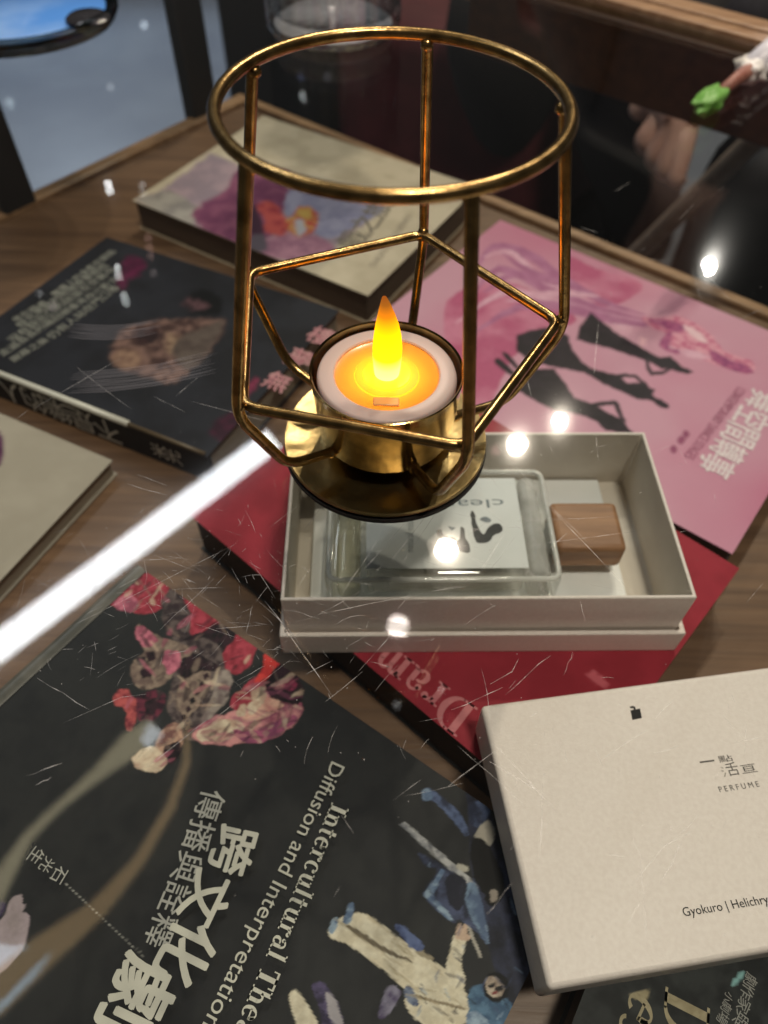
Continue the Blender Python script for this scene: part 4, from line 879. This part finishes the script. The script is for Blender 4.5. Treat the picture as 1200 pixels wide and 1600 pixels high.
def skin(name, verts, edges, m, parent, root=0, sub=2):
    me = bpy.data.meshes.new(name); me.from_pydata([v_[:3] for v_ in verts], edges, []); me.materials.append(m)
    o = bpy.data.objects.new(name, me); COL.objects.link(o); o.parent = parent; o.matrix_parent_inverse = parent.matrix_world.inverted()
    sk = o.modifiers.new('skin', 'SKIN'); sk.use_smooth_shade = True
    for i, v_ in enumerate(verts):
        d = me.skin_vertices[0].data[i]; d.radius = (v_[3], v_[4] if len(v_) > 4 else v_[3]); d.use_root = (i == root)
    s_ = o.modifiers.new('subdivision', 'SUBSURF'); s_.levels = sub; s_.render_levels = sub
    return o
SKIN = mat('skin', (.62, .36, .28), (.70, .45, .36), rough=.5, scale=60, bump=.1, bscale=300)
kn = PV(815, 200, .70); knu = kn.dot(E1)      # the knees, side by side, just beyond the shelf
PE = thing('person', 'seated person in black clothes with one hand hanging beside the knee', 'person', UV(knu+.02, 1.02, -.5))
def U(u_, v_, z_, *r): p = UV(u_, v_, z_); return (p.x, p.y, p.z)+r
uc = knu
trou = [U(uc+.02, 1.20, -.06, .15, .12), U(uc-.06, 1.08, -.085, .095), U(uc-.075, .74, -.105, .078), U(uc-.07, .86, -.28, .055), U(uc-.07, .98, -.45, .042),
        U(uc+.10, 1.08, -.085, .095), U(uc+.075, .74, -.110, .080), U(uc+.075, .88, -.28, .055), U(uc+.07, 1.0, -.45, .042)]
skin('trousers', trou, [(0, 1), (1, 2), (2, 3), (3, 4), (0, 5), (5, 6), (6, 7), (7, 8)], BLKF, PE)
hd = PV(1020, 215, .665); wr = PV(1075, 120, .69)
el = UV(wr.dot(E1)+.10, .92, .02)
shirt = [U(uc+.02, 1.20, -.03, .155, .12), U(uc+.02, 1.22, .15, .15, .11), U(uc+.04, 1.24, .33, .13, .09), U(uc+.04, 1.24, .42, .05),
         U(uc+.21, 1.23, .36, .065), (el.x, el.y, el.z, .05), (wr.x+(el.x-wr.x)*.12, wr.y+(el.y-wr.y)*.12, wr.z+(el.z-wr.z)*.12, .036),
         U(uc-.13, 1.23, .36, .065), U(uc-.24, 1.12, .12, .05), U(uc-.12, .96, .03, .036)]
skin('shirt', shirt, [(0, 1), (1, 2), (2, 3), (2, 4), (4, 5), (5, 6), (2, 7), (7, 8), (8, 9)], mat('black_shirt', (.008, .008, .012), (.012, .012, .018), rough=.8, scale=200), PE)
V3 = lambda p, r, r2=None: (p.x, p.y, p.z, r, r2 or r)
# one continuous body: head, neck, arms, hands with fingers; the hand in view hangs from its wrist
body = []; ed = []
def addv(v_, par=None):
    body.append(v_); i = len(body)-1
    if par is not None: ed.append((par, i))
    return i
b0 = addv(U(uc+.02, 1.21, .10, .09, .07)); b1 = addv(U(uc+.04, 1.24, .34, .09, .06), b0); b2 = addv(U(uc+.04, 1.235, .46, .048), b1)
b3 = addv(U(uc+.04, 1.22, .54, .075, .085), b2); b4 = addv(U(uc+.04, 1.225, .62, .08, .09), b3); b5 = addv(U(uc+.04, 1.23, .67, .05, .055), b4)
s1 = addv(U(uc+.21, 1.23, .36, .045), b1); e1_ = addv(V3(el, .036), s1); w1 = addv(V3(wr, .025, .020), e1_)
# palm: from the wrist to the knuckles at about (1010, 205)
k0 = PV(1030, 195, .672); pm = addv(V3(wr.lerp(k0, .5), .032, .017), w1)
sc_ = 1.0
fing = [[(1000, 190), (985, 215), (994, 232)], [(1014, 205), (1016, 232), (1030, 236)], [(1028, 218), (1034, 252), (1044, 262)], [(1046, 222), (1056, 262), (1062, 276)], ]
fing = [[(1012, 186), (996, 205), (988, 226), (1000, 236)], [(1028, 196), (1020, 222), (1026, 238)], [(1040, 208), (1036, 240), (1040, 258)], [(1054, 218), (1060, 250), (1064, 268)]]
fing = [[(1018, 186), (1006, 208), (1024, 228)], [(1032, 196), (1022, 224), (1036, 246)], [(1044, 206), (1040, 240), (1048, 264)], [(1056, 216), (1060, 250), (1062, 278)]]
fing = [[(1012, 190), (1018, 214), (1028, 230)], [(1022, 204), (1030, 226), (1034, 230)], [(1034, 216), (1044, 240), (1050, 262)], [(1048, 222), (1058, 248), (1064, 276)]]
fing = [[(1034, 182), (1010, 206), (1026, 226)], [(1048, 196), (1022, 222), (1032, 228)], [(1060, 210), (1038, 250), (1040, 260)], [(1068, 224), (1058, 268), (1064, 276)]]
# fingers fold from the knuckles down and to the left
fing = [[(1044, 176), (1020, 204), (1004, 222), (1012, 234)], [(1056, 190), (1036, 222), (1020, 246), (1026, 256)], [(1064, 206), (1048, 240), (1036, 264), (1044, 272)], [(1068, 222), (1060, 256), (1054, 278), (1062, 282)]]
kz = [.676, .668, .664, .662]
for q, (f, v0) in enumerate(zip(fing, kz)):
    pr_i = pm
    for i, (x, y) in enumerate(f):
        pr_i = addv(V3(PV(x, y, v0-.006*i if i < 3 else v0+.004), (.0125, .0115, .0100, .0085)[i]*(.9 if q == 3 else 1)), pr_i)
t0 = pm
for i, (x, y) in enumerate([(1022, 158), (1000, 168), (994, 186)]): t0 = addv(V3(PV(x, y, .69), (.014, .012, .010)[i]), t0)
s2 = addv(U(uc-.13, 1.23, .36, .045), b1); e2_ = addv(U(uc-.24, 1.12, .12, .036), s2); w2 = addv(U(uc-.11, .88, .03, .024, .02), e2_); p2 = addv(U(uc-.07, .84, .0, .03, .016), w2)
for q in range(4):
    a_ = addv(U(uc-.05+.012*q, .80+.012*q, -.005, .010), p2); addv(U(uc-.03+.012*q, .77+.012*q, -.022, .0085), a_)
a_ = addv(U(uc-.09, .80, .0, .011), p2); addv(U(uc-.085, .775, -.01, .009), a_)
skin('body', body, ed, SKIN, PE)
hb = bmesh.new(); bmesh.ops.create_icosphere(hb, subdivisions=3, radius=1)
hc_ = UV(uc+.04, 1.235, .625)
for v_ in hb.verts: v_.co = hc_+Vector((v_.co.x*.098, v_.co.y*.105, v_.co.z*.088+.012))
obj('hair', hb, mat('black_hair', (.008, .007, .006), rough=.5), PE, smooth=True)

r0, r1 = PV(990, 402, .60), PV(1200, 197, .60); dr = (r1-r0)
rb_ = r0-dr*((r0.z+.5)/dr.z); rt_ = r0+dr*((-.054-r0.z)/dr.z)
bm = bmesh.new(); tube_bm(bm, [rb_, r0, r1, rt_], .0085, 14)
tag(obj('wooden_rod', bm, grain('grey_wood', (.30, .24, .19), (.42, .35, .28), 0, .5), None, smooth=True), 'thin grey brown rod slanting between the shelf and the hand', 'rod')
BG = thing('shade_block', 'added dark block for the shadows on the floor right of the slanting rod', 'block', UV(PV(1150, 380, .70).dot(E1)+.08, .78, -.5))  # black block stands in for deep shade on the floor
ub_ = PV(1045, 380, .70).dot(E1)
bm = bmesh.new(); box(bm, UV(ub_, .69, 0), E1*.42, E2*.16, -.5, -.12); obj('body', bm, mat('shade_black', (.006, .006, .006), (.011, .011, .012), rough=.5, scale=80, bump=.4, bscale=60), BG, bevel=.05, seg=5)
bm = bmesh.new(); tube_bm(bm, fillet([UV(ub_+.1, .77, -.125), UV(ub_+.12, .77, .0), UV(ub_+.28, .77, .0), UV(ub_+.30, .77, -.125)], .05), .008, 10); obj('shade_loop', bm, BLACK, BG, smooth=True)

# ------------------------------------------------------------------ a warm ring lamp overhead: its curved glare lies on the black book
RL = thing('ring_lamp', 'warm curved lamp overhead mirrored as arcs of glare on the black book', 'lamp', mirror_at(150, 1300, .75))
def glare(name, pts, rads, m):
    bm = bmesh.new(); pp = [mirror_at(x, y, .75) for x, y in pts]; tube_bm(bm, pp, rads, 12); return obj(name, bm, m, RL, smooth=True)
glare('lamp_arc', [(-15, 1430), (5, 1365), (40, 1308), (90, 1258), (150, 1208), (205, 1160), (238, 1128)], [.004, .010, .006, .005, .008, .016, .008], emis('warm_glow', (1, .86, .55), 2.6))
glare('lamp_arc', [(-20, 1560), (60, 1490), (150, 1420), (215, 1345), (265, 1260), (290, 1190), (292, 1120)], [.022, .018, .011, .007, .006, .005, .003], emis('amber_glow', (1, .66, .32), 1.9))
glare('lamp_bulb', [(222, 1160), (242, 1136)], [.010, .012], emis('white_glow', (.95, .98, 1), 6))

bm = bmesh.new(); bm.faces.new([bm.verts.new(mirror_at(x, y, .74)) for x, y in smooth_loop([(-40, 1480), (20, 1478), (60, 1472), (102, 1450), (70, 1500), (30, 1545), (-40, 1600)], 3)])  # added glowing sheet, shaped to give a pale blue glare
o = obj('glare_panel', bm, emis('cool_glow', (.70, .86, 1), 5), RL); q = o.modifiers.new('depth', 'SOLIDIFY'); q.thickness = .006; q.offset = 0
